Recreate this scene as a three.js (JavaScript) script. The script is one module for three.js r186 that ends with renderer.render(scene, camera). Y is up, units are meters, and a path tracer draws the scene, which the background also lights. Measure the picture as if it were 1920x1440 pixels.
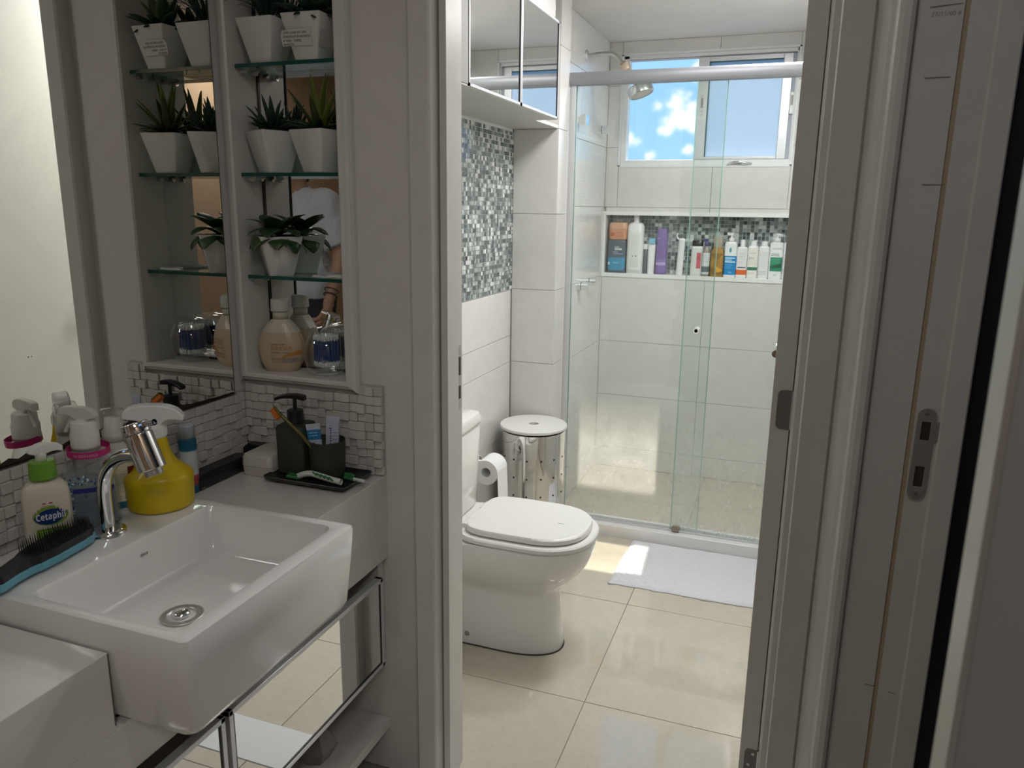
import * as THREE from 'three';
import { RoundedBoxGeometry } from 'three/addons/geometries/RoundedBoxGeometry.js';
import { mergeGeometries, toCreasedNormals } from 'three/addons/utils/BufferGeometryUtils.js';
import { RectAreaLightUniformsLib } from 'three/addons/lights/RectAreaLightUniformsLib.js';
import { MarchingCubes } from 'three/addons/objects/MarchingCubes.js';
import { createNoise3D } from 'simplex-noise';

// ---------------------------------------------------------------- camera, sky, sun, lamps, exposure
// World: x to the right along the wall with the bathroom door, y up from the floor, z = -depth.
const scene = new THREE.Scene();
const W = 1920, H = 1440, F = 1437.2;
const camera = new THREE.PerspectiveCamera(2 * Math.atan(H / 2 / F) * 180 / Math.PI, W / H, 0.02, 100);
{
  const yaw = -0.348415, pit = 0.226102, rol = -0.0133258;
  const f = new THREE.Vector3(Math.sin(yaw) * Math.cos(pit), -Math.sin(pit), -Math.cos(yaw) * Math.cos(pit));
  const r0 = new THREE.Vector3(Math.cos(yaw), 0, Math.sin(yaw));
  const u0 = new THREE.Vector3().crossVectors(r0, f).normalize();
  const r = r0.clone().multiplyScalar(Math.cos(rol)).addScaledVector(u0, -Math.sin(rol));
  const u = u0.clone().multiplyScalar(Math.cos(rol)).addScaledVector(r0, Math.sin(rol));
  camera.position.set(0, 1.39, 0);
  camera.quaternion.setFromRotationMatrix(new THREE.Matrix4().makeBasis(r, u, f.clone().negate()));
  camera.focus = 2.1; camera.userData.fStop = 9;
}
const renderer = new THREE.WebGLRenderer({ antialias: true });
renderer.shadowMap.enabled = true;
renderer.toneMapping = THREE.LinearToneMapping;
renderer.toneMappingExposure = 1.0;
RectAreaLightUniformsLib.init();

let seed = 11;
const rnd = () => { seed = (seed * 16807) % 2147483647; return seed / 2147483647; };
const rr = (a, b) => a + (b - a) * rnd();
const noise = createNoise3D(rnd);

{ // sky: blue air with small fair-weather clouds all round
  const w = 2048, h = 1024, px = new Float32Array(w * h * 4);
  const smooth = (a, b, x) => { const t = Math.min(1, Math.max(0, (x - a) / (b - a))); return t * t * (3 - 2 * t); };
  const puffs = [[-.15, .1269, -.9805, .017], [-.1715, .1211, -.9777, .008], [-.1342, .1207, -.9836, .011], [-.2129, .0938, -.9726, .010], [-.205, .0833, -.9752, .012], [-.1348, .0708, -.9883, .010], [-.182, .0646, -.9812, .008]];
  for (let i = 0; i < 170; i++) { // clumps of a few puffs each
    const el = .05 + 1.1 * rnd() * rnd(), az = rnd() * 6.2832, s = .012 + .03 * rnd();
    for (let k = 0; k < 3; k++) { const e = el + (rnd() - .5) * s, q = az + (rnd() - .5) * s * 3; puffs.push([Math.cos(e) * Math.cos(q), Math.sin(e), Math.cos(e) * Math.sin(q), s * (.5 + .5 * rnd())]); }
  }
  const bands = Array.from({ length: h }, () => []); // puffs near each row
  puffs.forEach((p) => { const e = Math.asin(p[1] / Math.hypot(p[0], p[1], p[2])), j0 = Math.floor(((e - 2 * p[3]) / Math.PI + .5) * h), j1 = Math.ceil(((e + 2 * p[3]) / Math.PI + .5) * h); for (let j = Math.max(0, j0); j <= Math.min(h - 1, j1); j++) bands[j].push(p); });
  for (let j = 0; j < h; j++) for (let i = 0; i < w; i++) {
    const el = ((j + .5) / h - .5) * Math.PI, az = ((i + .5) / w - .5) * 2 * Math.PI;
    const x = Math.cos(el) * Math.cos(az), y = Math.sin(el), z = Math.cos(el) * Math.sin(az);
    const t = Math.pow(Math.max(0, y), .55);
    let c = [.42 - .24 * t, .74 - .30 * t, 1.02 - .12 * t], m = 0;
    for (const [a, b, d, s] of bands[j]) { const r = Math.hypot(x - a, (y - b) * 1.35, z - d) / s; if (r < 2) m = Math.max(m, 1.05 - .75 * r); }
    if (m > -.4 && bands[j].length && m > 0) { m = smooth(.22, .85, m + .30 * noise(x * 60, y * 75, z * 60) + .18 * noise(x * 150, y * 180, z * 150)); c = c.map((v, q) => v + ([1.10, 1.12, 1.15][q] - v) * m); }
    if (y < 0) c = [.42, .5, .55];
    px.set([c[0], c[1], c[2], 1], (j * w + i) * 4);
  }
  const t = new THREE.DataTexture(px, w, h, THREE.RGBAFormat, THREE.FloatType);
  t.mapping = THREE.EquirectangularReflectionMapping; t.magFilter = THREE.LinearFilter; t.minFilter = THREE.LinearFilter; t.needsUpdate = true;
  scene.background = t; scene.backgroundIntensity = 1.2;
}
const sun = new THREE.DirectionalLight(0xfff0dc, 7.5);
sun.position.set(-.32, 1.3 + 4.5, -3.4 - 3); sun.target.position.set(-.158, 1.3, -3.4);
sun.castShadow = true; sun.shadow.mapSize.set(2048, 2048);
Object.assign(sun.shadow.camera, { left: -3, right: 3, top: 3, bottom: -3, near: .1, far: 14 });
scene.add(sun, sun.target);

const SHOWER_LAMP = 115, BATH_LAMP = 30, VANITY_LAMP = 11, HALL_LAMP = 20;
// ---------------------------------------------------------------- helpers
const lin = (r, g, b) => new THREE.Color().setRGB(r, g, b);
const hex = (h) => new THREE.Color(h);
const std = (color, roughness = .5, o = {}) => new THREE.MeshStandardMaterial({ color, roughness, metalness: 0, ...o });
const phy = (color, roughness = .5, o = {}) => new THREE.MeshPhysicalMaterial({ color, roughness, metalness: 0, ...o });
const used = new Map();
function numbered(n) { const k = used.get(n) || 0; used.set(n, k + 1); return k ? n + '_' + String(k).padStart(3, '0') : n; }
function mesh(name, geo, mat, parent) {
  if (Array.isArray(geo)) geo = mergeGeometries(geo.map((g) => { g = g.index ? g.toNonIndexed() : g; for (const a of Object.keys(g.attributes)) if (!['position', 'normal', 'uv'].includes(a)) g.deleteAttribute(a); return g; }));
  const m = new THREE.Mesh(geo, mat); m.name = parent && parent !== scene ? name : numbered(name);
  m.castShadow = m.receiveShadow = true; (parent || scene).add(m); return m;
}
function thing(name, label, category, [x, y, d] = [0, 0, 0], turn = 0, group) {
  const o = new THREE.Group(); o.name = numbered(name); o.position.set(x, y, -d); o.rotation.y = turn;
  o.userData = { label, category }; if (group) o.userData.group = group; scene.add(o); return o;
}
function struct(name) { const o = new THREE.Group(); o.name = name; o.userData.kind = 'structure'; scene.add(o); return o; }
function S(m, label) { m.userData.kind = 'structure'; if (label) m.userData.label = label; return m; }
// box between world limits (depths positive away from the viewer), uv in metres
function bx(x0, x1, y0, y1, d0, d1, r = 0) {
  return box(x1 - x0, y1 - y0, d1 - d0, [(x0 + x1) / 2, (y0 + y1) / 2, -(d0 + d1) / 2], r);
}
function box(w, h, d, at = [0, 0, 0], r = 0) {
  const g = r ? new RoundedBoxGeometry(w, h, d, 2, Math.min(r, w / 2.01, h / 2.01, d / 2.01)) : new THREE.BoxGeometry(w, h, d);
  metreUV(g);
  return g.translate(...at);
}
function metreUV(g) { // planar uv in metres by dominant normal, about the local centre
  const p = g.attributes.position, n = g.attributes.normal, uv = new Float32Array(p.count * 2);
  for (let i = 0; i < p.count; i++) {
    const a = [Math.abs(n.getX(i)), Math.abs(n.getY(i)), Math.abs(n.getZ(i))];
    const q = a[0] >= a[1] && a[0] >= a[2] ? [p.getZ(i), p.getY(i)] : a[1] >= a[2] ? [p.getX(i), p.getZ(i)] : [p.getX(i), p.getY(i)];
    uv.set(q, i * 2);
  }
  g.setAttribute('uv', new THREE.BufferAttribute(uv, 2)); return g;
}
// prism standing on a plan outline of [x, depth] points
function plan(poly, y0, y1, bevel = 0) {
  const s = new THREE.Shape(poly.map(([x, d]) => new THREE.Vector2(x, d)));
  const g = new THREE.ExtrudeGeometry(s, { depth: y1 - y0, bevelEnabled: bevel > 0, bevelSize: bevel, bevelThickness: bevel, bevelOffset: -bevel, bevelSegments: 2 });
  return g.rotateX(-Math.PI / 2).translate(0, y0, 0);
}
function lathe(pts, n = 40, at = [0, 0, 0]) { return new THREE.LatheGeometry(pts.map(([r, y]) => new THREE.Vector2(r, y)), n).translate(...at); }
function cyl(r0, r1, h, at = [0, 0, 0], n = 28, axis = 'y') {
  const g = new THREE.CylinderGeometry(r0, r1, h, n);
  if (axis === 'x') g.rotateZ(-Math.PI / 2); if (axis === 'z') g.rotateX(Math.PI / 2);
  return g.translate(...at);
}
function tube(pts, r, seg = 40, rad = 14, closed = false) {
  return new THREE.TubeGeometry(new THREE.CatmullRomCurve3(pts.map((p) => new THREE.Vector3(...p)), closed), seg, r, rad, closed);
}
// loft of closed rings: each level {y, f(t) -> [x, z]}; capped top and bottom
function loft(levels, n = 48, caps = [true, true]) {
  const pos = [], uv = [], idx = [];
  levels.forEach((L, j) => { for (let i = 0; i <= n; i++) { const t = i / n * Math.PI * 2, [x, z] = L.f(t); pos.push(x, L.y, z); uv.push(i / n, j / (levels.length - 1)); } });
  const row = n + 1;
  for (let j = 0; j < levels.length - 1; j++) for (let i = 0; i < n; i++) { const a = j * row + i, b = a + 1, c = a + row, e = c + 1; idx.push(a, c, b, b, c, e); }
  const cap = (j, up) => {
    const L = levels[j], at = pos.length / 3; let cx = 0, cz = 0;
    for (let i = 0; i < n; i++) { const [x, z] = L.f(i / n * Math.PI * 2); cx += x / n; cz += z / n; }
    pos.push(cx, L.y, cz); uv.push(.5, .5);
    for (let i = 0; i <= n; i++) { const [x, z] = L.f(i / n * Math.PI * 2); pos.push(x, L.y, z); uv.push(.5, .5); }
    for (let i = 0; i < n; i++) up ? idx.push(at, at + 2 + i, at + 1 + i) : idx.push(at, at + 1 + i, at + 2 + i);
  };
  if (caps[0]) cap(0, false); if (caps[1]) cap(levels.length - 1, true);
  const g = new THREE.BufferGeometry();
  g.setAttribute('position', new THREE.Float32BufferAttribute(pos, 3)); g.setAttribute('uv', new THREE.Float32BufferAttribute(uv, 2)); g.setIndex(idx);
  g.computeVertexNormals(); fixOut(g);
  return toCreasedNormals(g, .7);
}
function fixOut(g) { // make the winding face outwards
  const p = g.attributes.position, ix = g.index; let v = 0; const a = new THREE.Vector3(), b = new THREE.Vector3(), c = new THREE.Vector3();
  for (let i = 0; i < ix.count; i += 3) { a.fromBufferAttribute(p, ix.getX(i)); b.fromBufferAttribute(p, ix.getX(i + 1)); c.fromBufferAttribute(p, ix.getX(i + 2)); v += a.dot(b.cross(c)); }
  if (v < 0) { for (let i = 0; i < ix.count; i += 3) { const t = ix.getX(i); ix.setX(i, ix.getX(i + 1)); ix.setX(i + 1, t); } g.computeVertexNormals(); }
}
const se = (rx, rz, e = 2, cx = 0, cz = 0) => (t) => { const c = Math.cos(t), s = Math.sin(t); return [cx + rx * Math.sign(c) * Math.pow(Math.abs(c), 2 / e), cz + rz * Math.sign(s) * Math.pow(Math.abs(s), 2 / e)]; };
function bottle(levels, n = 48) { return loft(levels.map(([y, rx, rz, e]) => ({ y, f: se(rx, rz ?? rx, e ?? 2) })), n); }
// textures
function canvasTex(w, h, draw, o = {}) {
  const c = document.createElement('canvas'); c.width = w; c.height = h; const g = c.getContext('2d'); draw(g, w, h);
  const t = new THREE.CanvasTexture(c); t.colorSpace = o.data ? THREE.NoColorSpace : THREE.SRGBColorSpace; t.wrapS = t.wrapT = o.wrap || THREE.RepeatWrapping; t.anisotropy = 8; return t;
}
function noiseTex(size, fn, srgb = false) {
  const d = new Uint8Array(size * size * 4);
  for (let y = 0; y < size; y++) for (let x = 0; x < size; x++) { const v = fn(x / size, y / size); const q = Array.isArray(v) ? v : [v, v, v]; d.set([...q.map((u) => Math.max(0, Math.min(255, u * 255))), 255], (y * size + x) * 4); }
  const t = new THREE.DataTexture(d, size, size); t.magFilter = THREE.LinearFilter; t.minFilter = THREE.LinearFilter; t.wrapS = t.wrapT = THREE.RepeatWrapping; t.colorSpace = srgb ? THREE.SRGBColorSpace : THREE.NoColorSpace; t.needsUpdate = true; return t;
}
const torus = (u, v, k, s = 0) => noise(Math.cos(u * 6.2832) * k + s, Math.sin(u * 6.2832) * k + Math.cos(v * 6.2832) * k, Math.sin(v * 6.2832) * k - s);
function print(tex) { return std(0xffffff, .45, { map: tex }); }
// a printed sheet wrapped on a standing surface x/z = f(t) between two angles
function wrapLabel(f, y0, y1, t0, t1, out = .0006, n = 24, f1) { // arc-length parametrised, so lettering keeps its shape
  const ends = [f, f1 || f].map((q) => {
    const P = [], S = [0]; for (let i = 0; i <= 240; i++) { P.push(q(t0 + (t1 - t0) * i / 240)); if (i) S.push(S[i - 1] + Math.hypot(P[i][0] - P[i - 1][0], P[i][1] - P[i - 1][1])); }
    return Array.from({ length: n + 1 }, (_, i) => { const s = S[240] * i / n; let k = 1; while (k < 240 && S[k] < s) k++; const w = (s - S[k - 1]) / (S[k] - S[k - 1] || 1); return [P[k - 1][0] + (P[k][0] - P[k - 1][0]) * w, P[k - 1][1] + (P[k][1] - P[k - 1][1]) * w]; });
  });
  const pos = [], uv = [], idx = [];
  for (let j = 0; j <= 8; j++) for (let i = 0; i <= n; i++) {
    const k = j / 8, a = ends[0][i], b = ends[1][i], x = a[0] + (b[0] - a[0]) * k, z = a[1] + (b[1] - a[1]) * k, l = Math.hypot(x, z) || 1;
    pos.push(x * (1 + out / l), y0 + (y1 - y0) * k, z * (1 + out / l)); uv.push(i / n, k);
  }
  for (let j = 0; j < 8; j++) for (let i = 0; i < n; i++) { const a = j * (n + 1) + i, b = a + 1, c = a + n + 1, e = c + 1; idx.push(a, b, c, b, e, c); }
  const g = new THREE.BufferGeometry(); g.setAttribute('position', new THREE.Float32BufferAttribute(pos, 3)); g.setAttribute('uv', new THREE.Float32BufferAttribute(uv, 2)); g.setIndex(idx); g.computeVertexNormals(); return g;
}
function text(g, s, x, y, size, color, o = {}) { g.fillStyle = color; g.font = `${o.bold ? 'bold ' : ''}${size}px ${o.font || 'sans-serif'}`; g.textAlign = o.align || 'left'; g.textBaseline = 'middle'; g.fillText(s, x, y); }
function lines(g, x, y, w, n, gap, color, thick = 2) { g.fillStyle = color; for (let i = 0; i < n; i++) { let q = x; while (q < x + w) { const l = 4 + rnd() * 14; g.fillRect(q, y + i * gap, Math.min(l, x + w - q), thick); q += l + 4; } } }

// ---------------------------------------------------------------- materials
const grain = noiseTex(256, (u, v) => .5 + .22 * torus(u, v, 1.2) + .2 * torus(u, v, 5, 9) + .1 * torus(u, v, 14, 4));
const wear = (t, k) => { const c = t.clone(); c.repeat.set(k, k); c.needsUpdate = true; return c; };
const paintMap = noiseTex(256, (u, v) => { const n = .955 + .010 * torus(u, v, 1, 7) + .006 * torus(u, v, 6, 2); return [n, n * .995, n * .985]; }, true);
const M = {
  paint: std(lin(.74, .725, .705), .5, { map: wear(paintMap, 1.1) }),
  lacquer: std(lin(.78, .765, .74), .32, { map: wear(paintMap, 1.7) }),
  leaf: std(lin(.80, .785, .74), .4, { map: wear(paintMap, 1.3) }),
  ceiling: std(lin(.80, .79, .775), .8, { map: wear(paintMap, .8) }),
  tileWall: phy(lin(.80, .80, .79), .22, { clearcoat: .25, clearcoatRoughness: .12, map: wear(paintMap, 1.9) }),
  grout: std(lin(.62, .61, .59), .9),
  darkGrout: std(lin(.33, .32, .30), .9),
  ceramic: phy(lin(.83, .825, .80), .12, { clearcoat: .6, clearcoatRoughness: .05 }),
  plasticWhite: phy(lin(.80, .80, .78), .3),
  quartz: phy(lin(.80, .785, .76), .14, { map: wear(paintMap, 2.3) }),
  mirror: std(lin(.90, .91, .90), .015, { metalness: 1 }),
  chrome: std(lin(.86, .87, .88), .06, { metalness: 1 }),
  steel: std(lin(.66, .65, .63), .22, { metalness: 1 }),
  brushed: std(lin(.70, .69, .67), .3, { metalness: 1, roughnessMap: wear(grain, 3) }),
  satin: std(lin(.60, .58, .56), .42, { metalness: .9 }),
  alu: std(lin(.74, .75, .77), .35, { metalness: .55 }),
  aluWhite: std(lin(.80, .80, .81), .35),
  black: std(lin(.012, .012, .014), .35),
  blackMatt: std(lin(.014, .014, .016), .7),
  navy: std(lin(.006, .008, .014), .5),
  leafGrey: std(lin(.30, .29, .275), .55),
  sand: std(lin(.42, .29, .185), .8, { map: wear(paintMap, 1) }),
};
// ---------------------------------------------------------------- floors
const floorTileMap = noiseTex(256, (u, v) => { const n = .945 + .010 * torus(u, v, 1.3, 3) + .012 * torus(u, v, 5, 5) + .008 * torus(u, v, 16, 2); return [n, n * .99, n * .968]; }, true);
const floorMat = [0, 1, 2].map((k) => phy(lin(.70, .665, .585).multiplyScalar(1 - .025 * k), .045, { map: wear(floorTileMap, 1.3 + .3 * k), clearcoat: .5, clearcoatRoughness: .03 }));
const FX = -.459, FD = 1.914, T = .6, DZ0 = 1.367, DZ1 = 1.51;           // joints and threshold
{
  const fl = struct('floor');
  mesh('grout_bed', [bx(-1.4, .7, -.08, -.004, -2.3, 3.2)], M.darkGrout, fl);
  const lay = (x0, x1, d0, d1) => {
    for (let i = -3; i < 3; i++) for (let j = -8; j < 4; j++) {
      const a = Math.max(x0, FX + i * T), b = Math.min(x1, FX + (i + 1) * T), c = Math.max(d0, FD + j * T), e = Math.min(d1, FD + (j + 1) * T);
      if (b - a < .02 || e - c < .02) continue;
      mesh('floor_tile', bx(a + .0011, b - .0011, -.012, 0, c + .0011, e - .0011, .0008), floorMat[(i * 7 + j * 3 + 90) % 3], fl);
    }
  };
  lay(-1.3, .7, -2.2, DZ0); lay(-1.2, .2, DZ1, 3.07);
  S(mesh('trim_1', bx(-.80, .10, -.012, .002, DZ0 + .001, DZ1 - .001, .001), phy(lin(.82, .84, .85), .06, { clearcoat: .5 }), null));
}
const SHF = -.03;                                                            // shower floor level
{
  const fl = struct('floor_shower');
  mesh('shower_bed', bx(-1.1, .3, -.12, SHF - .008, 3.0, 4.3), M.darkGrout, fl);
  const sm = phy(lin(.60, .54, .46), .3, { map: wear(floorTileMap, 1.2) });
  for (const [a, b] of [[-.975, -.36], [-.36, .16]]) for (const [c, e] of [[3.18, 3.6], [3.6, 4.08]]) mesh('floor_tile', bx(a + .0012, b - .0012, SHF - .01, SHF, c + .0012, e - .0012, .001), sm, fl);
}
// ---------------------------------------------------------------- shells
const CEIL = 2.21;
S(mesh('ceiling', [bx(-1.5, .8, CEIL, CEIL + .1, 1.475, 4.158), bx(-1.5, .8, 2.3, 2.4, -2.4, 1.475)], M.ceiling, null));
// wall with the bathroom door and the recessed niche
const NX0 = -1.193, NX1 = -.925, NY0 = 1.003, NY1 = 2.02, WZ = 1.475, WB = 1.56;
{
  const w = struct('wall_front');
  mesh('wall_face', [bx(-1.3, NX0, 0, 2.3, WZ, WB), bx(NX0, NX1, 0, NY0, WZ, WB), bx(NX0, NX1, NY1, 2.3, WZ, WB), bx(NX1, -.72, 0, 2.3, WZ, WB), bx(-.72, .03, 2.12, 2.3, WZ, WB), bx(.03, .5, 0, 2.3, WZ, WB)], M.lacquer, w);
  mesh('niche_back', [bx(NX0 - .01, NX1 + .01, NY0 - .01, NY1 + .01, 1.556, 1.57)], M.lacquer, w);
  mesh('niche_mirror', bx(NX0 + .001, NX1 - .001, NY0 + .003, NY1 - .001, 1.549, 1.555), M.mirror, w);
  mesh('mirror_edge', [bx(NX0, NX0 + .0035, NY0, NY1, 1.545, 1.5495), bx(NX0, NX1, NY0, NY0 + .004, 1.546, 1.5495)], M.black, w);
}
{ // moulded white frame round the niche: four mitred bars with a stepped profile
  const fr = struct('trim_2');
  mesh('frame_bar', side2(NX1, 1), M.lacquer, fr); mesh('frame_bar', side2(NX0, -1), M.lacquer, fr);
  mesh('frame_bar', across(NY0, -1), M.lacquer, fr); mesh('frame_bar', across(NY1, 1), M.lacquer, fr);
  function pts(k) { return [[0, 0], [0, .024], [.004, .028], [.013, .028], [.017, .022], [.024, .020], [.028, .012], [.028, 0]].map(([u, v]) => [u * k, v]); }
  function mitre(p0, dirAlong, dirOut, len, k) { // sweep with mitred ends
    const P = pts(k), pos = [], idx = [], n = P.length;
    P.forEach(([u, v]) => { for (const e of [0, 1]) { const along = e ? len + u * 1 / k * k : -u; const q = p0.clone().addScaledVector(dirAlong, along).addScaledVector(dirOut, u).add(new THREE.Vector3(0, 0, v)); pos.push(q.x, q.y, q.z); } });
    for (let i = 0; i < n - 1; i++) idx.push(i * 2, i * 2 + 1, i * 2 + 2, i * 2 + 1, i * 2 + 3, i * 2 + 2);
    for (let i = 1; i < n - 1; i++) idx.push(0, i * 2, i * 2 + 2, 1, i * 2 + 3, i * 2 + 1);
    const g = new THREE.BufferGeometry(); g.setAttribute('position', new THREE.Float32BufferAttribute(pos, 3)); g.setIndex(idx); const q = g.toNonIndexed(); q.computeVertexNormals(); metreUV(q); return q;
  }
  function side2(x, s) { return mitre(new THREE.Vector3(x, NY0, -WZ), new THREE.Vector3(0, 1, 0), new THREE.Vector3(s, 0, 0), NY1 - NY0, 1); }
  function across(y, s) { return mitre(new THREE.Vector3(NX0, y, -WZ), new THREE.Vector3(1, 0, 0), new THREE.Vector3(0, s, 0), NX1 - NX0, .72); }
}
function flip(g) { if (g.index) { const a = g.index; for (let i = 0; i < a.count; i += 3) { const t = a.getX(i); a.setX(i, a.getX(i + 1)); a.setX(i + 1, t); } } return g; }
// other walls of the vanity room
S(mesh('wall_left', bx(-1.36, -1.222, 0, 2.3, -2.3, 1.6), M.paint, null));
S(mesh('wall_rear', bx(-1.4, .8, 0, 2.3, -2.3, -2.15), M.sand, null));
S(mesh('wall_right', [bx(.105, .243, 2.12, 2.3, .49, 1.34), bx(.115, .30, 0, 2.3, 1.365, 1.475), bx(.1085, .95, 2.105, 2.3, .44, .49)], M.paint, null));
S(mesh('wall_hall', bx(.80, .95, 0, 2.3, -2.3, .47), M.sand, null));
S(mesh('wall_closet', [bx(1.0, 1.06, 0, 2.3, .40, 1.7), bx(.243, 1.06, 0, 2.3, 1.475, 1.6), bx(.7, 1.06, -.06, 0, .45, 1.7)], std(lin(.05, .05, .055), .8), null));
// bathroom door: left jamb and casing, right jamb and casing
{
  const t = struct('trim_3');
  mesh('casing', plan([[-.753, 1.475], [-.753, 1.444], [-.749, 1.440], [-.708, 1.440], [-.7035, 1.443], [-.702, 1.447], [-.702, 1.475]], 0, 2.16), M.lacquer, t);
  mesh('jamb', plan([[-.724, 1.474], [-.683, 1.474], [-.683, 1.530], [-.6905, 1.532], [-.6905, 1.566], [-.724, 1.566]], 0, 2.12), M.lacquer, t);
  mesh('jamb_joint', bx(-.704, -.698, 0, 2.12, 1.4735, 1.4745), std(lin(.25, .24, .22), .8), t);
  const sp = mesh('strike_plate', [bx(-.6906, -.6892, .942, 1.09, 1.538, 1.560, .0006)], M.steel, t);
  mesh('strike_slot', [bx(-.6894, -.6889, 1.02, 1.062, 1.543, 1.556), bx(-.6894, -.6889, .965, .995, 1.543, 1.556)], M.black, sp);
  const r = struct('trim_4');
  mesh('jamb', plan([[.0195, 1.566], [.0195, 1.500], [.024, 1.474], [.06, 1.474], [.06, 1.566]], 0, 2.12), M.lacquer, r);
  mesh('casing', plan([[.0345, 1.475], [.0345, 1.444], [.0365, 1.440], [.084, 1.440], [.0885, 1.446], [.0885, 1.475]], 0, 2.16), M.lacquer, r);
  mesh('cove', plan([[.0885, 1.475], [.0885, 1.432], [.094, 1.402], [.103, 1.378], [.113, 1.366], [.125, 1.366], [.125, 1.475]], 0, 2.3), M.paint, r);
  const h = struct('trim_5');
  mesh('head_casing', bx(-.753, .0885, 2.12, 2.17, 1.442, 1.475), M.lacquer, h); mesh('head_jamb', bx(-.69, .02, 2.10, 2.12, 1.474, 1.56), M.lacquer, h);
}
{ // frame of the entry door in the right wall, its far jamb seen face on
  const e = struct('trim_6');
  mesh('bead', plan([[.1085, 1.40], [.1085, 1.352], [.1115, 1.341], [.118, 1.336], [.127, 1.3345], [.1325, 1.3375], [.1345, 1.346], [.1345, 1.40]], 0, 2.2), M.lacquer, e);
  mesh('jamb', plan([[.1345, 1.40], [.1345, 1.349], [.1405, 1.3445], [.196, 1.3425], [.196, 1.40]], 0, 2.14), M.lacquer, e);
  mesh('jamb_joint', plan([[.196, 1.40], [.196, 1.3455], [.1995, 1.345], [.2035, 1.3455], [.2035, 1.40]], 0, 2.14), std(lin(.50, .40, .29), .8), e);
  mesh('rebate', plan([[.2035, 1.40], [.2035, 1.3425], [.238, 1.341], [.2385, 1.339], [.241, 1.3365], [.272, 1.3345], [.2745, 1.337], [.2745, 1.40]], 0, 2.14), M.lacquer, e);
  const sh = new THREE.Shape(); // strike plate: rounded ends, lip to the right, two windows
  const L = .154, w = .0135;
  sh.moveTo(-w, w); sh.lineTo(-w, L - w); sh.absarc(0, L - w, w, Math.PI, 0, true); sh.lineTo(w, L - .021); sh.lineTo(w + .008, L - .021); sh.lineTo(w + .008, L - .055); sh.lineTo(w, L - .055); sh.lineTo(w, w); sh.absarc(0, w, w, 0, -Math.PI, true);
  for (const [y0, y1] of [[L - .053, L - .022], [.022, .057]]) { const o = new THREE.Path(); o.moveTo(-.0065, y0); o.lineTo(.0075, y0); o.lineTo(.0075, y1); o.lineTo(-.0065, y1); o.closePath(); sh.holes.push(o); }
  const sp = mesh('strike_plate', new THREE.ExtrudeGeometry(sh, { depth: .0012, bevelEnabled: true, bevelSize: .0003, bevelThickness: .0003, bevelSegments: 1 }).rotateZ(-.012).translate(.2185, .933, -1.3395), M.satin, e);
  sp.userData.label = 'worn metal strike plate';
  mesh('strike_recess', [box(.0145, .033, .001, [.2195, 1.0485, -1.3408]), box(.0145, .037, .001, [.2192, .9725, -1.3408])], std(lin(.05, .04, .035), .8), sp);
  for (const [x, y] of [[.2193, 1.078], [.2187, .943]]) mesh('screw', cyl(.0034, .0034, .0012, [x, y, -1.3376], 14, 'z'), M.steel, sp);
  mesh('pencil_note', new THREE.PlaneGeometry(.046, .011).translate(.1735, 1.672, -1.3422), std(0xffffff, .6, { transparent: true, map: canvasTex(256, 64, (g) => { g.clearRect(0, 0, 256, 64); text(g, '27/11/09 #', 128, 32, 44, 'rgba(120,112,106,.75)', { align: 'center' }); }) }), e);
  const marks = std(lin(.22, .2, .19), .9);
  for (const [x, y, w2, a, d] of [[.172, 1.683, .042, .06, 1.3425], [.172, 1.585, .034, 0, 1.3425], [.185, 1.432, .03, -.02, 1.3425], [.19, .58, .018, 0, 1.3425], [.224, .575, .010, -.1, 1.3395]]) mesh('scuff', box(w2, .0011, .0003, [0, 0, 0]).rotateZ(a).translate(x, y, -d + .0001), marks, e);
}
// black panel in the gap past the entry frame, and the entry door leaf edge close to the viewer
{
  const p = thing('closet_panel', 'tall black panel in the dark gap between the strike plate frame and the metal-edged door', 'panel', [.43, 0, 1.362]);
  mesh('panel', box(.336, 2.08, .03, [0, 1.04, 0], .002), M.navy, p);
  const d = struct('door_2');
  mesh('leaf', bx(.1125, .80, .01, 2.1, .452, .486, .001), std(lin(.24, .235, .225), .45), d);
  mesh('metal_edge', bx(.1085, .1127, .01, 2.1, .4505, .4865, .0008), std(lin(.50, .49, .47), .42, { metalness: .85 }), d);
}
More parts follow.
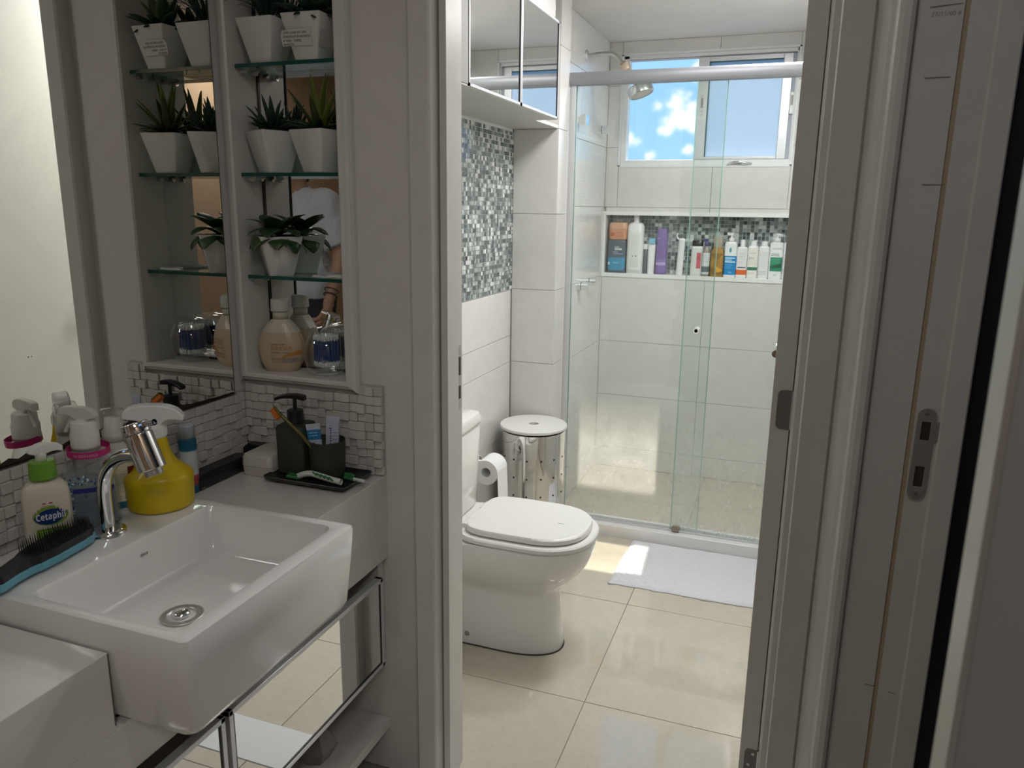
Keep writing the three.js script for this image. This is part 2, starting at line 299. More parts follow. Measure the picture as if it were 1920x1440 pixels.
// ---------------------------------------------------------------- bathroom door leaf
{
  const d = struct('door_1'); d.position.set(.0175, 0, -1.5302); d.rotation.y = -.052;
  // local: x toward the left face is negative, z runs away from the viewer as -z
  mesh('leaf', box(.0365, 2.08, .66, [-.01825, 1.05, -.332], .0015), M.leaf, d);
  const hs = new THREE.Shape(); hs.moveTo(-.012, .002); hs.absarc(-.012, .010, .010, -Math.PI / 2, Math.PI, true);
  const plate = (y) => {
    const s = new THREE.Shape(); s.moveTo(.0, 0); s.lineTo(-.016, 0); s.absarc(-.016, .010, .010, -Math.PI / 2, -Math.PI, true); s.lineTo(-.026, .068); s.absarc(-.016, .068, .010, Math.PI, Math.PI / 2, true); s.lineTo(0, .078); s.closePath();
    const h = mesh('hinge', new THREE.ExtrudeGeometry(s, { depth: .0012, bevelEnabled: false }).translate(0, y, -.0016), std(lin(.22, .215, .21), .5, { metalness: .3 }), d);
    for (const [x, q] of [[-.009, .068], [-.017, .040], [-.010, .011]]) mesh('screw', [cyl(.0034, .0034, .0008, [x, y + q, -.0002], 16, 'z'), box(.0045, .0009, .0006, [x, y + q, .0004])], M.steel, h);
    mesh('knuckle', cyl(.005, .005, .076, [.003, y + .039, -.004], 18), M.satin, h);
    return h;
  };
  plate(.976); plate(.178); plate(1.80);
  const hd = mesh('handle', [cyl(.025, .025, .008, [-.0405, 1.038, -.60], 32, 'x'), cyl(.009, .009, .040, [-.058, 1.038, -.60], 20, 'x'), cyl(.0095, .0095, .118, [-.0685, 1.038, -.545], 24, 'z')], M.chrome, d);
  hd.userData.label = 'chrome lever handle';
}
// ---------------------------------------------------------------- tiled bathroom walls
const joint = .0016;
function tiled(name, axis, at, u0, u1, v0, v1, us, vs, holes = [], thick = .008, mats = [M.tileWall]) { // u: horizontal, v: height; at: face position; axis 'x+','x-','d'
  const g = scene.getObjectByName(name) || struct(name); let k = 0;
  const put = (a, b, c, e) => {
    if (b - a < .012 || e - c < .012) return;
    a += joint / 2; b -= joint / 2; c += joint / 2; e -= joint / 2;
    const q = axis === 'd' ? bx(a, b, c, e, at, at + thick, .0008) : axis === 'x+' ? bx(at - thick, at, c, e, a, b, .0008) : bx(at, at + thick, c, e, a, b, .0008);
    mesh('wall_tile', q, mats[k++ % mats.length], g);
  };
  const cut = (r, hs) => {
    if (!hs.length) return put(...r);
    const [a, b, c, e] = r, [p, q, s, t] = hs[0], rest = hs.slice(1);
    if (p >= b || q <= a || s >= e || t <= c) return cut(r, rest);
    if (p > a) cut([a, p, c, e], rest); if (q < b) cut([q, b, c, e], rest);
    const x0 = Math.max(a, p), x1 = Math.min(b, q);
    if (s > c) cut([x0, x1, c, s], rest); if (t < e) cut([x0, x1, t, e], rest);
  };
  const U = [u0, ...us.filter((x) => x > u0 + .01 && x < u1 - .01), u1], V = [v0, ...vs.filter((x) => x > v0 + .01 && x < v1 - .01), v1];
  for (let i = 0; i < U.length - 1; i++) for (let j = 0; j < V.length - 1; j++) cut([U[i], U[i + 1], V[j], V[j + 1]], holes);
  return g;
}
const XB = -1.086, XS = -.975, ST = 2.97, BW = 4.08, WIN = [-.908, -.062, 1.605, 2.149], NCH = [-.966, .05, 1.054, 1.362];
const VS = [.086, .387, .688, 1.04, 1.40, 1.70, 2.0];
{
  const w = struct('wall_bath_left');
  mesh('wall_core', [bx(-1.3, XB - .008, 0, CEIL, WB, ST + .008), bx(-1.3, XS - .008, 0, CEIL, ST + .008, 4.3), bx(-1.3, -.908, 0, CEIL, ST + .008, 3.10)], M.grout, w);
  tiled('wall_bath_left', 'x+', XB, WB, ST, 0, 1.062, [1.76, 2.36, 2.96], [.155, .46, .762, .873], [], .008);
  tiled('wall_bath_left', 'd', ST, XB, -.903, 0, CEIL, [], [.155, .46, .762, 1.066, 1.367, 1.69, 1.99]);
  tiled('wall_bath_left', 'x+', -.900, ST, 3.10, 0, CEIL, [], [.155, .46, .762, 1.066, 1.367, 1.69, 1.99], [], .008);
  tiled('wall_bath_left', 'x+', XS, 3.10, BW, SHF, CEIL, [3.40, 4.0], VS);
}
{
  const w = struct('wall_bath_rear');
  const z0 = BW + .008, z1 = 4.158;
  mesh('wall_core', [bx(-1.3, .4, -.1, NCH[2] - .012, z0, z1), bx(-1.3, NCH[0] - .012, NCH[2] - .012, NCH[3] + .012, z0, z1), bx(NCH[1] + .012, .4, NCH[2] - .012, NCH[3] + .012, z0, z1), bx(-1.3, .4, NCH[3] + .012, WIN[2], z0, z1), bx(-1.3, WIN[0], WIN[2], WIN[3], z0, z1), bx(WIN[1], .4, WIN[2], WIN[3], z0, z1), bx(-1.3, .4, WIN[3], CEIL + .05, z0, z1), bx(NCH[0] - .02, NCH[1] + .02, NCH[2] - .02, NCH[3] + .02, 4.182, 4.25), bx(NCH[0] - .02, NCH[0] - .012, NCH[2] - .02, NCH[3] + .02, 4.1, 4.25), bx(NCH[1] + .012, NCH[1] + .02, NCH[2] - .02, NCH[3] + .02, 4.1, 4.25), bx(NCH[0] - .02, NCH[1] + .02, NCH[3] + .012, NCH[3] + .02, 4.1, 4.25), bx(NCH[0] - .02, NCH[1] + .02, NCH[2] - .02, NCH[2] - .012, 4.1, 4.25)], M.grout, w);
  tiled('wall_bath_rear', 'd', BW, XS, .16, SHF, CEIL, [-.43, .17], VS, [WIN, NCH]);
  const n = struct('trim_7'); // white stone lining of the niche
  const nm = phy(lin(.86, .86, .85), .2);
  mesh('niche_sill', bx(NCH[0] - .012, NCH[1] + .012, NCH[2] - .018, NCH[2] + .003, BW - .004, 4.19, .001), nm, n);
  mesh('niche_head', bx(NCH[0] - .012, NCH[1] + .012, NCH[3] - .003, NCH[3] + .016, BW - .004, 4.19, .001), nm, n);
  mesh('niche_side', bx(NCH[0] - .012, NCH[0] + .003, NCH[2], NCH[3], BW - .004, 4.19, .001), nm, n);
  mesh('niche_side', bx(NCH[1] - .003, NCH[1] + .012, NCH[2], NCH[3], BW - .004, 4.19, .001), nm, n);
}
{
  const w = struct('wall_bath_right');
  mesh('wall_core', bx(.168, .3, -.1, CEIL, WB, 4.3), M.grout, w);
  tiled('wall_bath_right', 'x-', .16, WB, BW, SHF, CEIL, [1.9, 2.5, 3.1, 3.7], VS);
}
// ---------------------------------------------------------------- glass mosaics: thousands of tesserae, instanced
const tones = [[.065, .09, .095], [.11, .145, .15], [.19, .225, .23], [.29, .335, .335], [.40, .45, .44], [.52, .57, .55], [.76, .79, .77], [.15, .185, .17]];
function tesserae(parent, n, place, size) {
  const geo = new THREE.BoxGeometry(...size), m = new THREE.InstancedMesh(geo, phy(0xffffff, .12, { clearcoat: .6, clearcoatRoughness: .05 }), n);
  const M4 = new THREE.Matrix4(), c = new THREE.Color();
  for (let i = 0; i < n; i++) { const p = place(i); M4.makeTranslation(...p); m.setMatrixAt(i, M4); const t = tones[Math.floor(rnd() * 7.99)], k = rr(.85, 1.15); c.setRGB(t[0] * k, t[1] * k, t[2] * k); m.setColorAt(i, c); }
  m.name = 'glass_mosaic'; m.userData.kind = 'stuff'; m.castShadow = m.receiveShadow = true; parent.add(m); return m;
}
{
  const w = scene.getObjectByName('wall_bath_left'), p = .0158, nx = Math.floor((ST - 1.62) / p), ny = Math.floor((1.69 - 1.064) / p);
  mesh('mosaic_bed', bx(XB - .008, XB - .003, 1.062, 1.70, WB, ST), std(lin(.84, .85, .84), .8), w);
  tesserae(w, nx * ny, (i) => [XB - .0015, 1.064 + p / 2 + Math.floor(i / nx) * p, -(ST - p / 2 - (i % nx) * p)], [.004, p - .0022, p - .0022]);
  const r = scene.getObjectByName('wall_bath_rear'), q = .0188, mx = Math.floor((NCH[1] - NCH[0]) / q), my = Math.floor((NCH[3] - NCH[2]) / q);
  mesh('mosaic_bed', bx(NCH[0], NCH[1], NCH[2], NCH[3], 4.172, 4.183), std(lin(.74, .76, .76), .8), r);
  tesserae(r, mx * my, (i) => [NCH[0] + .004 + q / 2 + (i % mx) * q, NCH[3] - .004 - q / 2 - Math.floor(i / mx) * q, -4.171], [q - .0024, q - .0024, .004]);
}
// ---------------------------------------------------------------- white stone mosaic behind the counter
{
  const mats = [0, 1, 2].map((k) => std(lin(.74, .72, .69).multiplyScalar(1 - .06 * k), .45, { map: wear(paintMap, 3 + k) }));
  const p = .0206, gs = [0, 1, 2, 3].map((k) => box(p - .0009 + .0004 * (k % 2), p - .0011, .011, [0, 0, 0], .0012));
  const gx = [0, 1].map(() => box(.011, p - .0011, p - .0009, [0, 0, 0], .0012));
  const w = scene.getObjectByName('wall_front');
  mesh('mosaic_bed', bx(-1.205, -.8405, .786, .997, 1.470, 1.4755), std(lin(.5, .48, .46), .9), w);
  for (let j = 0; j < 10; j++) for (let i = 0; i < 18; i++) {
    const x = -.8405 - p * (i + .5), y = .788 + p * (j + .5); if (x < -1.205) continue;
    if (y > NY0 - .024 - p / 2 + .012 && x > NX0 - .03 && x < NX1 + .03) continue;
    mesh('mosaic_tile', gs[Math.floor(rnd() * 4)], mats[Math.floor(rnd() * 3)], w).position.set(x, y, -1.4665 + [0, .0035, .007][Math.floor(rnd() * 3)] * 1.2);
  }
  const l = struct('wall_backsplash'); mesh('mosaic_bed', bx(-1.2225, -1.2165, .786, .957, .3, 1.47), std(lin(.5, .48, .46), .9), l);
  const far = [];
  for (let j = 0; j < 8; j++) for (let i = 0; i < 53; i++) {
    const y = .788 + p * (j + .5), d = 1.455 - p * (i + .5), x = -1.2145 + [0, .0035, .007][Math.floor(rnd() * 3)];
    if (i < 32) mesh('mosaic_tile', gx[Math.floor(rnd() * 2)], mats[Math.floor(rnd() * 3)], l).position.set(x, y, -d);
    else far.push(gx[0].clone().translate(x, y, -d));
  }
  mesh('mosaic_field', far, mats[0], l).userData.kind = 'stuff';
}
// ---------------------------------------------------------------- window
{
  const w = struct('window_1'), A = M.aluWhite, [x0, x1, y0, y1] = WIN;
  mesh('reveal', [bx(x0 - .004, x0 + .006, y0, y1, BW - .003, 4.158), bx(x1 - .006, x1 + .004, y0, y1, BW - .003, 4.158), bx(x0 - .004, x1 + .004, y0 - .004, y0 + .006, BW - .003, 4.158), bx(x0 - .004, x1 + .004, y1 - .006, y1 + .004, BW - .003, 4.158)], A, w);
  const f = mesh('frame', [bx(x0 + .006, x0 + .033, y0 + .006, y1 - .006, 4.09, 4.15, .002), bx(x1 - .014, x1 - .006, y0 + .006, y1 - .006, 4.09, 4.15, .002), bx(x0 + .006, x1 - .006, y0 + .006, y0 + .032, 4.088, 4.15, .002), bx(x0 + .006, x1 - .006, y1 - .022, y1 - .006, 4.09, 4.15, .002), bx(x0 + .03, x1 - .01, y0 + .03, y0 + .036, 4.118, 4.122)], A, w);
  mesh('rail_groove', bx(x0 + .03, x1 - .012, y1 - .026, y1 - .022, 4.10, 4.145), std(lin(.4, .41, .43), .5), w);
  const s = mesh('sash', [bx(-.531, -.478, y0 + .033, y1 - .028, 4.092, 4.114, .003), bx(-.135, -.092, y0 + .033, y1 - .028, 4.092, 4.114, .003), bx(-.478, -.135, y0 + .033, 1.653, 4.092, 4.114, .003), bx(-.478, -.135, 2.098, y1 - .028, 4.092, 4.114, .003)], M.alu, w);
  mesh('gasket', [bx(-.479, -.474, 1.652, 2.099, 4.091, 4.112), bx(-.479, -.134, 2.095, 2.0985, 4.091, 4.112)], std(lin(.06, .14, .14), .5), s);
  mesh('pane', bx(-.476, -.133, 1.651, 2.1, 4.102, 4.105), phy(lin(.58, .66, .76), .97, { transmission: 1, thickness: 0, ior: 1.45, bumpMap: wear(grain, 24), bumpScale: .0006 }), s);
  mesh('edge_channel', bx(-.092, -.076, y0 + .033, y1 - .03, 4.10, 4.12), std(lin(.42, .45, .52), .5), w);
  for (const x of [-.503, -.083]) { const k = mesh('latch', bx(x - .009, x + .009, 1.845, 1.945, 4.088, 4.0925, .002), M.aluWhite, s); mesh('latch_slot', bx(x - .005, x + .005, 1.885, 1.93, 4.0872, 4.0885), std(lin(.35, .33, .28), .5), k); for (const y of [1.937, 1.868, 1.853]) mesh('screw', cyl(.003, .003, .002, [x, y, -4.0878], 12, 'z'), M.satin, k); }
  const h = mesh('handle', [tube([[-.36, 1.612, -4.078], [-.335, 1.622, -4.066], [-.30, 1.624, -4.062], [-.27, 1.619, -4.066], [-.245, 1.616, -4.078]], .0062, 24, 12), box(.05, .012, .014, [-.315, 1.618, -4.08], .003)], M.chrome, w);
  h.userData.label = 'chrome window handle';
}
// ---------------------------------------------------------------- lamps (both above the picture)
function ceilingLamp(label, x, y, d, w, h, power, color) {
  const t = thing('ceiling_light', label, 'ceiling light', [x, y, d]);
  mesh('frame', [box(w + .03, .03, .015, [0, -.015, h / 2 + .0075], .002), box(w + .03, .03, .015, [0, -.015, -h / 2 - .0075], .002), box(.015, .03, h, [w / 2 + .0075, -.015, 0], .002), box(.015, .03, h, [-w / 2 - .0075, -.015, 0], .002)], M.aluWhite, t);
  mesh('diffuser', box(w, .008, h, [0, -.016, 0]), std(0xffffff, .6, { emissive: color, emissiveIntensity: 1.2 }), t);
  const l = new THREE.RectAreaLight(color, power, w, h); l.position.set(0, -.0215, 0); l.rotation.x = -Math.PI / 2; t.add(l); return t;
}
ceilingLamp('small oblong white ceiling light just behind the shower header rail', -.05, CEIL, 3.175, .36, .10, SHOWER_LAMP, lin(1, .985, .97));
ceilingLamp('square white ceiling light in the middle of the bathroom over the toilet side', -.33, CEIL, 2.42, .36, .36, BATH_LAMP, lin(1, .985, .97));
ceilingLamp('small square white ceiling light over the vanity counter side', -.30, 2.3, .50, .24, .24, VANITY_LAMP, lin(1, .985, .97));
ceilingLamp('square white ceiling light in the hall behind the person', .45, 2.3, -.62, .36, .36, HALL_LAMP, lin(1, .985, .97));

// ---------------------------------------------------------------- medicine cabinet over the toilet
{
  const c = thing('mirror_cabinet', 'white wall cabinet with two mirrored doors above the grey glass mosaic', 'cabinet', [XB, 1.69, 2.15]);
  // local x from the wall outwards, local z = 2.15 - depth
  const X = .266, L = (d) => 2.15 - d;
  mesh('carcass', [box(X - .02, .31, L(1.60) - L(2.686), [(X - .02) / 2, .158, (L(1.60) + L(2.686)) / 2], .001)], std(lin(.70, .69, .67), .4), c);
  mesh('bottom_panel', [box(X - .004, .012, L(1.60) - L(2.69), [(X - .004) / 2, .006, (L(1.6) + L(2.69)) / 2], .001), box(.182, .012, .28, [.091, .006, L(2.83)], .001)], std(lin(.66, .65, .61), .4), c);
  mesh('filler', box(.018, .31, L(1.60) - L(1.907), [X - .011, .16, (L(1.60) + L(1.907)) / 2], .001), std(lin(.34, .335, .325), .5), c);
  for (const [d0, d1] of [[1.909, 2.3055], [2.3085, 2.689]]) {
    const z0 = L(d1), z1 = L(d0), y0 = .002, y1 = .316, b = .0075;
    const dr = mesh('door', [box(.017, y1 - y0, b, [X - .0085, (y0 + y1) / 2, z0 + b / 2]), box(.017, y1 - y0, b, [X - .0085, (y0 + y1) / 2, z1 - b / 2]), box(.017, b, z1 - z0, [X - .0085, y0 + b / 2, (z0 + z1) / 2]), box(.017, b, z1 - z0, [X - .0085, y1 - b / 2, (z0 + z1) / 2])], M.alu, c);
    mesh('gasket', box(.004, y1 - y0 - 2 * b, .0035, [X - .003, (y0 + y1) / 2, z0 + b + .0016]), M.black, dr); mesh('gasket', box(.004, y1 - y0 - 2 * b, .002, [X - .003, (y0 + y1) / 2, z1 - b - .0008]), M.black, dr);
    mesh('mirror_pane', box(.006, y1 - y0 - 2 * b, z1 - z0 - 2 * b, [X - .006, (y0 + y1) / 2, (z0 + z1) / 2]), M.mirror, dr);
  }
  S(mesh('wall_bulkhead', bx(XB, -.836, 2.012, CEIL, WB, 2.684), std(lin(.55, .54, .53), .6), null));
}
// ---------------------------------------------------------------- toilet
{
  const t = thing('toilet', 'white ceramic toilet with closed lid and close-coupled tank', 'toilet', [XB, 0, 2.168]);
  // local x from the wall outwards; plan outline: flat back, long sides, round front
  const D = (xb, xf, w, e = 2.3, r = .15) => (a) => { const c = Math.cos(a), s = Math.sin(a), xm = xf - (xf - xb) * .44; return c >= 0 ? [xm + (xf - xm) * Math.pow(c, 2 / e), w * Math.sign(s) * Math.pow(Math.abs(s), 2 / e)] : [xm - (xm - xb) * Math.pow(-c, 2 / 6), w * Math.sign(s) * Math.pow(Math.abs(s), 2 / 6) * (1 - .0 * c)]; };
  const lv = [[0, .484, .098], [.006, .486, .10], [.05, .482, .099], [.12, .474, .094], [.19, .468, .092], [.212, .472, .097], [.228, .488, .109], [.248, .512, .124], [.275, .537, .141], [.305, .558, .156], [.34, .572, .167], [.368, .579, .172], [.382, .580, .172], [.386, .576, .168]];
  mesh('bowl', loft(lv.map(([y, xf, w]) => ({ y, f: D(.07, xf, w) })), 64), M.ceramic, t);
  mesh('base_seal', loft([{ y: 0, f: D(.068, .489, .1025) }, { y: .0035, f: D(.068, .488, .102) }], 64), std(lin(.06, .05, .045), .8), t);
  for (const s of [-1, 1]) { mesh('bolt_cap', lathe([[0, .005], [.007, .0045], [.0095, .001], [.0095, 0]], 20).rotateX(s * Math.PI / 2).translate(.19, .037, s * .0975), std(lin(.32, .31, .30), .4), t); }
  const seat = [[.389, .580, .170], [.391, .584, .174], [.402, .584, .174], [.4065, .580, .170]];
  mesh('seat', loft(seat.map(([y, xf, w]) => ({ y, f: D(.175, xf, w) })), 64), M.plasticWhite, t);
  const lid = [[.410, .560, .150], [.412, .563, .153], [.424, .563, .153], [.429, .559, .149], [.4303, .552, .142], [.43035, .548, .138], [.4304, .540, .130]];
  const L = mesh('lid', loft(lid.map(([y, xf, w]) => ({ y, f: D(.190, xf, w, 2.4) })), 64), M.plasticWhite, t);
  const lg = canvasTex(128, 64, (g) => { g.fillStyle = '#d4d4d0'; g.fillRect(0, 0, 128, 64); text(g, 'Deca', 64, 32, 40, '#55565a', { align: 'center', font: 'serif', bold: true }); });
  const pl = new THREE.PlaneGeometry(.036, .014).rotateX(-Math.PI / 2).rotateY(Math.PI / 2);
  mesh('logo_print', pl.translate(.186, .4095, -.012), print(lg), t);
  mesh('hinge', [cyl(.012, .012, .05, [.182, .408, .075], 20, 'z'), cyl(.012, .012, .05, [.182, .408, -.075], 20, 'z'), box(.03, .012, .22, [.172, .398, 0], .004)], M.plasticWhite, t);
  mesh('lid_scratch', box(.020, .0004, .0016, [.472, .4308, .014]).rotateY(0), std(lin(.3, .3, .31), .7), t);
  const tk = (x0, x1, w, e) => se((x1 - x0) / 2, w, e, (x0 + x1) / 2, 0);
  mesh('tank', loft([[.384, .118, .150], [.40, .128, .158], [.56, .134, .163], [.672, .136, .165], [.676, .134, .163]].map(([y, x, w]) => ({ y, f: tk(.004, x, w, 7) })), 64), M.ceramic, t);
  const tl = mesh('tank_lid', loft([[.679, .138, .168], [.683, .141, .171], [.705, .141, .171], [.716, .135, .165], [.72, .12, .150]].map(([y, x, w]) => ({ y, f: tk(.002, x, w, 6) })), 64), M.ceramic, t);
  mesh('flush_button', lathe([[0, .006], [.016, .0055], [.019, .003], [.019, 0]], 28, [.07, .72, 0]), M.chrome, tl);
}
// ---------------------------------------------------------------- toilet roll
{
  const r = thing('toilet_roll', 'white toilet paper roll on the wall between toilet tank and steel bin', 'toilet paper', [-1.007, .432, 2.50]);
  const s = new THREE.Shape(); s.absarc(0, 0, .046, 0, Math.PI * 2); const h = new THREE.Path(); h.absarc(0, 0, .020, 0, Math.PI * 2, true); s.holes.push(h);
  const paper = std(lin(.86, .86, .86), .95);
  mesh('paper', new THREE.ExtrudeGeometry(s, { depth: .098, bevelEnabled: true, bevelSize: .0015, bevelThickness: .0015, bevelSegments: 2, curveSegments: 40 }).translate(0, 0, -.098), paper, r);
  mesh('core', new THREE.CylinderGeometry(.0198, .0198, .098, 32, 1, true).rotateX(Math.PI / 2).translate(0, 0, -.049), std(lin(.10, .09, .08), .9, { side: THREE.DoubleSide }), r);
  const sh = []; for (let i = 0; i <= 10; i++) { const a = 1.15 - i * .115; sh.push([.0468 * Math.cos(a), .0468 * Math.sin(a)]); } for (let i = 1; i <= 10; i++) sh.push([.0469 + .0006 * i, -i * .0135]);
  const pos = [], idx = []; sh.forEach(([x, y]) => { for (const q of [.002, -.099]) pos.push(x, y, q); }); for (let i = 0; i < sh.length - 1; i++) { const a = i * 2; idx.push(a, a + 1, a + 2, a + 1, a + 3, a + 2); }
  const g = new THREE.BufferGeometry(); g.setAttribute('position', new THREE.Float32BufferAttribute(pos, 3)); g.setIndex(idx); g.computeVertexNormals(); metreUV(g);
  mesh('loose_sheet', g, std(lin(.86, .86, .86), .95, { side: THREE.DoubleSide }), r);
  const k = mesh('holder', [tube([[0, 0, -.05], [0, 0, -.112], [-.02, 0, -.118], [-.075, 0, -.118]], .0055, 30, 12), cyl(.018, .018, .006, [-.0755, 0, -.118], 24, 'x')], M.chrome, r); k.userData.label = 'chrome roll holder';
}
// ---------------------------------------------------------------- steel bin
{
  const b = thing('laundry_bin', 'round perforated steel bin with white lid standing beside the shower', 'bin', [-.93, 0, 2.822]);
  const R = .1265, hgt = .525;
  mesh('body', [new THREE.CylinderGeometry(R, R, hgt - .006, 72, 1, true).translate(0, hgt / 2 + .003, 0), cyl(R, R, .006, [0, .003, 0], 72)], std(lin(.74, .725, .70), .13, { metalness: 1, roughnessMap: wear(grain, 2), side: THREE.DoubleSide }), b);
  const hole = box(.0066, .0066, .003, [0, 0, 0]), hm = M.blackMatt;
  for (let i = 0; i < 14; i++) for (let j = 0; j < 6; j++) { const m = mesh('perforation', hole, hm, b), a = i / 14 * Math.PI * 2 + .13; m.position.set(Math.sin(a) * (R - .0007), .055 + j * .074, Math.cos(a) * (R - .0007)); m.rotation.y = a; }
  const lid = mesh('lid', lathe([[.022, .531], [.129, .531], [.1345, .5335], [.1345, .543], [.132, .546], [.022, .546], [.0205, .5445], [.0205, .5325], [.022, .531]], 72), M.plasticWhite, b);
  mesh('lid_hole', [cyl(.0215, .0215, .004, [0, .530, 0], 32)], std(lin(.10, .095, .09), .7), lid);
}
// ---------------------------------------------------------------- shower: kerb, glass, rail
{
  S(mesh('trim_8', bx(-.90, .16, -.03, .052, 3.067, 3.178, .003), phy(lin(.85, .85, .84), .12, { clearcoat: .5 }), null), 'white stone kerb along the shower');
  const e = thing('shower_screen', 'clear glass shower enclosure with sliding door under a grey header rail', 'shower screen', [-.40, .052, 3.12]);
  const X = (x) => x + .40, Z = (d) => 3.12 - d, Y = (y) => y - .052;
  // lime scale: roughness grows towards the bottom in a cloudy film
  const film = (k) => { const t = noiseTex(256, (u, v) => { const n = .5 + .35 * noise(u * 5, v * 16, k) + .3 * noise(u * 22, v * 70, k + 2) + .3 * noise(u * 60, v * 190, k + 5); const low = Math.max(0, Math.min(1, (.34 - v) / .16)); return [0, 0.02 + .42 * low * (.8 + .3 * n), 0]; }); t.wrapT = t.wrapS = THREE.ClampToEdgeWrapping; return t; };
  const pane = (name, x0, x1, d, y0, y1, k) => {
    const g = new THREE.BoxGeometry(x1 - x0, y1 - y0, .007);
    const m = mesh(name, g.translate((X(x0) + X(x1)) / 2, (Y(y0) + Y(y1)) / 2, Z(d)), phy(lin(.965, .99, .98), 1, { transmission: 1, thickness: 0, ior: 1.5, roughnessMap: film(k), side: THREE.FrontSide }), e);
    const eg = phy(lin(.42, .66, .58), .2, { transmission: .3, thickness: 0 });
    mesh('glass_edge', [box(.0035, y1 - y0, .007, [X(x0), (Y(y0) + Y(y1)) / 2, Z(d)]), box(.0035, y1 - y0, .007, [X(x1), (Y(y0) + Y(y1)) / 2, Z(d)])], eg, m); return m;
  };
  pane('fixed_pane', -.880, -.293, 3.128, .058, 1.90, 1);
  const sl = pane('sliding_pane', -.400, .14, 3.108, .060, 1.90, 5);
  mesh('knob', [cyl(.012, .012, .026, [X(-.346), Y(.922), Z(3.098)], 24, 'z'), cyl(.007, .007, .04, [X(-.346), Y(.922), Z(3.105)], 16, 'z'), cyl(.012, .012, .02, [X(-.346), Y(.922), Z(3.122)], 24, 'z')], M.plasticWhite, sl).userData.label = 'white round pull knob';
  const rs = new THREE.Shape(); rs.moveTo(-.020, -.0235); rs.lineTo(.020, -.0235); rs.lineTo(.024, -.016); rs.bezierCurveTo(.028, 0, .026, .017, .017, .0235); rs.lineTo(-.017, .0235); rs.bezierCurveTo(-.026, .017, -.028, 0, -.024, -.016); rs.closePath();
  mesh('header_rail', new THREE.ExtrudeGeometry(rs, { depth: 1.085, bevelEnabled: false, curveSegments: 16 }).rotateY(Math.PI / 2).translate(X(-.928), Y(1.888), Z(3.118)), std(lin(.27, .28, .30), .45, { metalness: .3 }), e).userData.label = 'grey aluminium header rail';
  mesh('wall_profile', [box(.010, 1.84, .03, [X(-.8955), Y(.97), Z(3.125)], .001), box(.016, 1.84, .006, [X(-.884), Y(.97), Z(3.113)], .001), box(.016, 1.84, .006, [X(-.884), Y(.97), Z(3.139)], .001)], M.alu, e);
  mesh('bottom_track', [box(1.04, .006, .034, [X(-.375), .003, 0], .001), box(1.04, .014, .003, [X(-.375), .008, -.0005])], M.alu, e);
  mesh('floor_guide', [box(.03, .018, .03, [X(-.378), .013, .012], .002), box(.026, .01, .004, [X(-.378), .026, .027], .001)], std(lin(.32, .27, .20), .5), e);
}
// ---------------------------------------------------------------- shower head and valves
{
  const h = thing('overhead_shower', 'chrome shower head on a bent arm in front of the window', 'shower', [XS, 2.067, 3.62]);
  mesh('flange', lathe([[0, .012], [.012, .012], [.026, .006], [.027, 0]], 32).rotateZ(-Math.PI / 2), M.satin, h);
  mesh('arm', tube([[0, 0, 0], [.05, .004, 0], [.095, .006, 0], [.125, .002, 0], [.148, -.016, 0], [.172, -.046, 0]], .0098, 40, 16), std(lin(.50, .53, .50), .28, { metalness: 1, roughnessMap: wear(grain, 2) }), h);
  const ax = new THREE.Vector3(.55, -.83, 0).normalize(), q = new THREE.Quaternion().setFromUnitVectors(new THREE.Vector3(0, -1, 0), ax);
  const on = (g, x, y) => g.applyQuaternion(q).translate(x, y, 0);
  mesh('coupling', on(mergeGeometries([lathe([[0, .02], [.014, .02], [.0155, .012], [.021, .008], [.022, -.016], [.018, -.022], [0, -.022]], 12).toNonIndexed()]), .180, -.052), std(lin(.62, .50, .38), .4, { metalness: .35 }), h);
  mesh('neck', on(lathe([[0, .03], [.012, .03], [.014, .01], [.010, 0], [.016, -.02], [.016, -.06], [0, -.06]], 28), .212, -.093), M.chrome, h);
  const hx = new THREE.Vector3(.36, -.93, .06).normalize(), q2 = new THREE.Quaternion().setFromUnitVectors(new THREE.Vector3(0, -1, 0), hx);
  const hd = mesh('head', lathe([[0, .026], [.016, .026], [.020, .018], [.052, .012], [.0575, .006], [.0575, -.024], [.055, -.028], [.050, -.028]], 48).applyQuaternion(q2).translate(.252, -.150, 0), std(lin(.62, .64, .65), .18, { metalness: 1 }), h);
  mesh('spray_plate', lathe([[.0505, -.0265], [.03, -.0285], [0, -.029]], 48).applyQuaternion(q2).translate(.252, -.150, 0), std(lin(.62, .55, .50), .5), hd);
}
{
  const valve = (label, y, d, square) => {
    const v = thing('shower_valve', label, 'shower valve', [XS, y, d]);
    if (square) { mesh('body', box(.022, .034, .034, [.011, 0, 0], .002), M.chrome, v); mesh('handle', box(.026, .046, .046, [.034, 0, 0], .003), M.chrome, v); }
    else { mesh('collar', cyl(.0215, .0215, .016, [.008, 0, 0], 32, 'x'), M.chrome, v); mesh('ring', cyl(.019, .019, .004, [.018, 0, 0], 32, 'x'), M.black, v); mesh('handle', [cyl(.022, .022, .030, [.034, 0, 0], 36, 'x')], M.chrome, v); }
    return v;
  };
  valve('square chrome shower valve high on the left shower wall', 1.776, 3.50, true);
  valve('round chrome shower valve high on the shower wall nearest the window corner', 1.772, 3.90, false);
  valve('round chrome shower valve low on the left shower wall, the one nearer the glass', 1.026, 3.60, false);
  valve('round chrome shower valve low on the left shower wall, the one partly behind its twin', 1.034, 3.76, false);
}
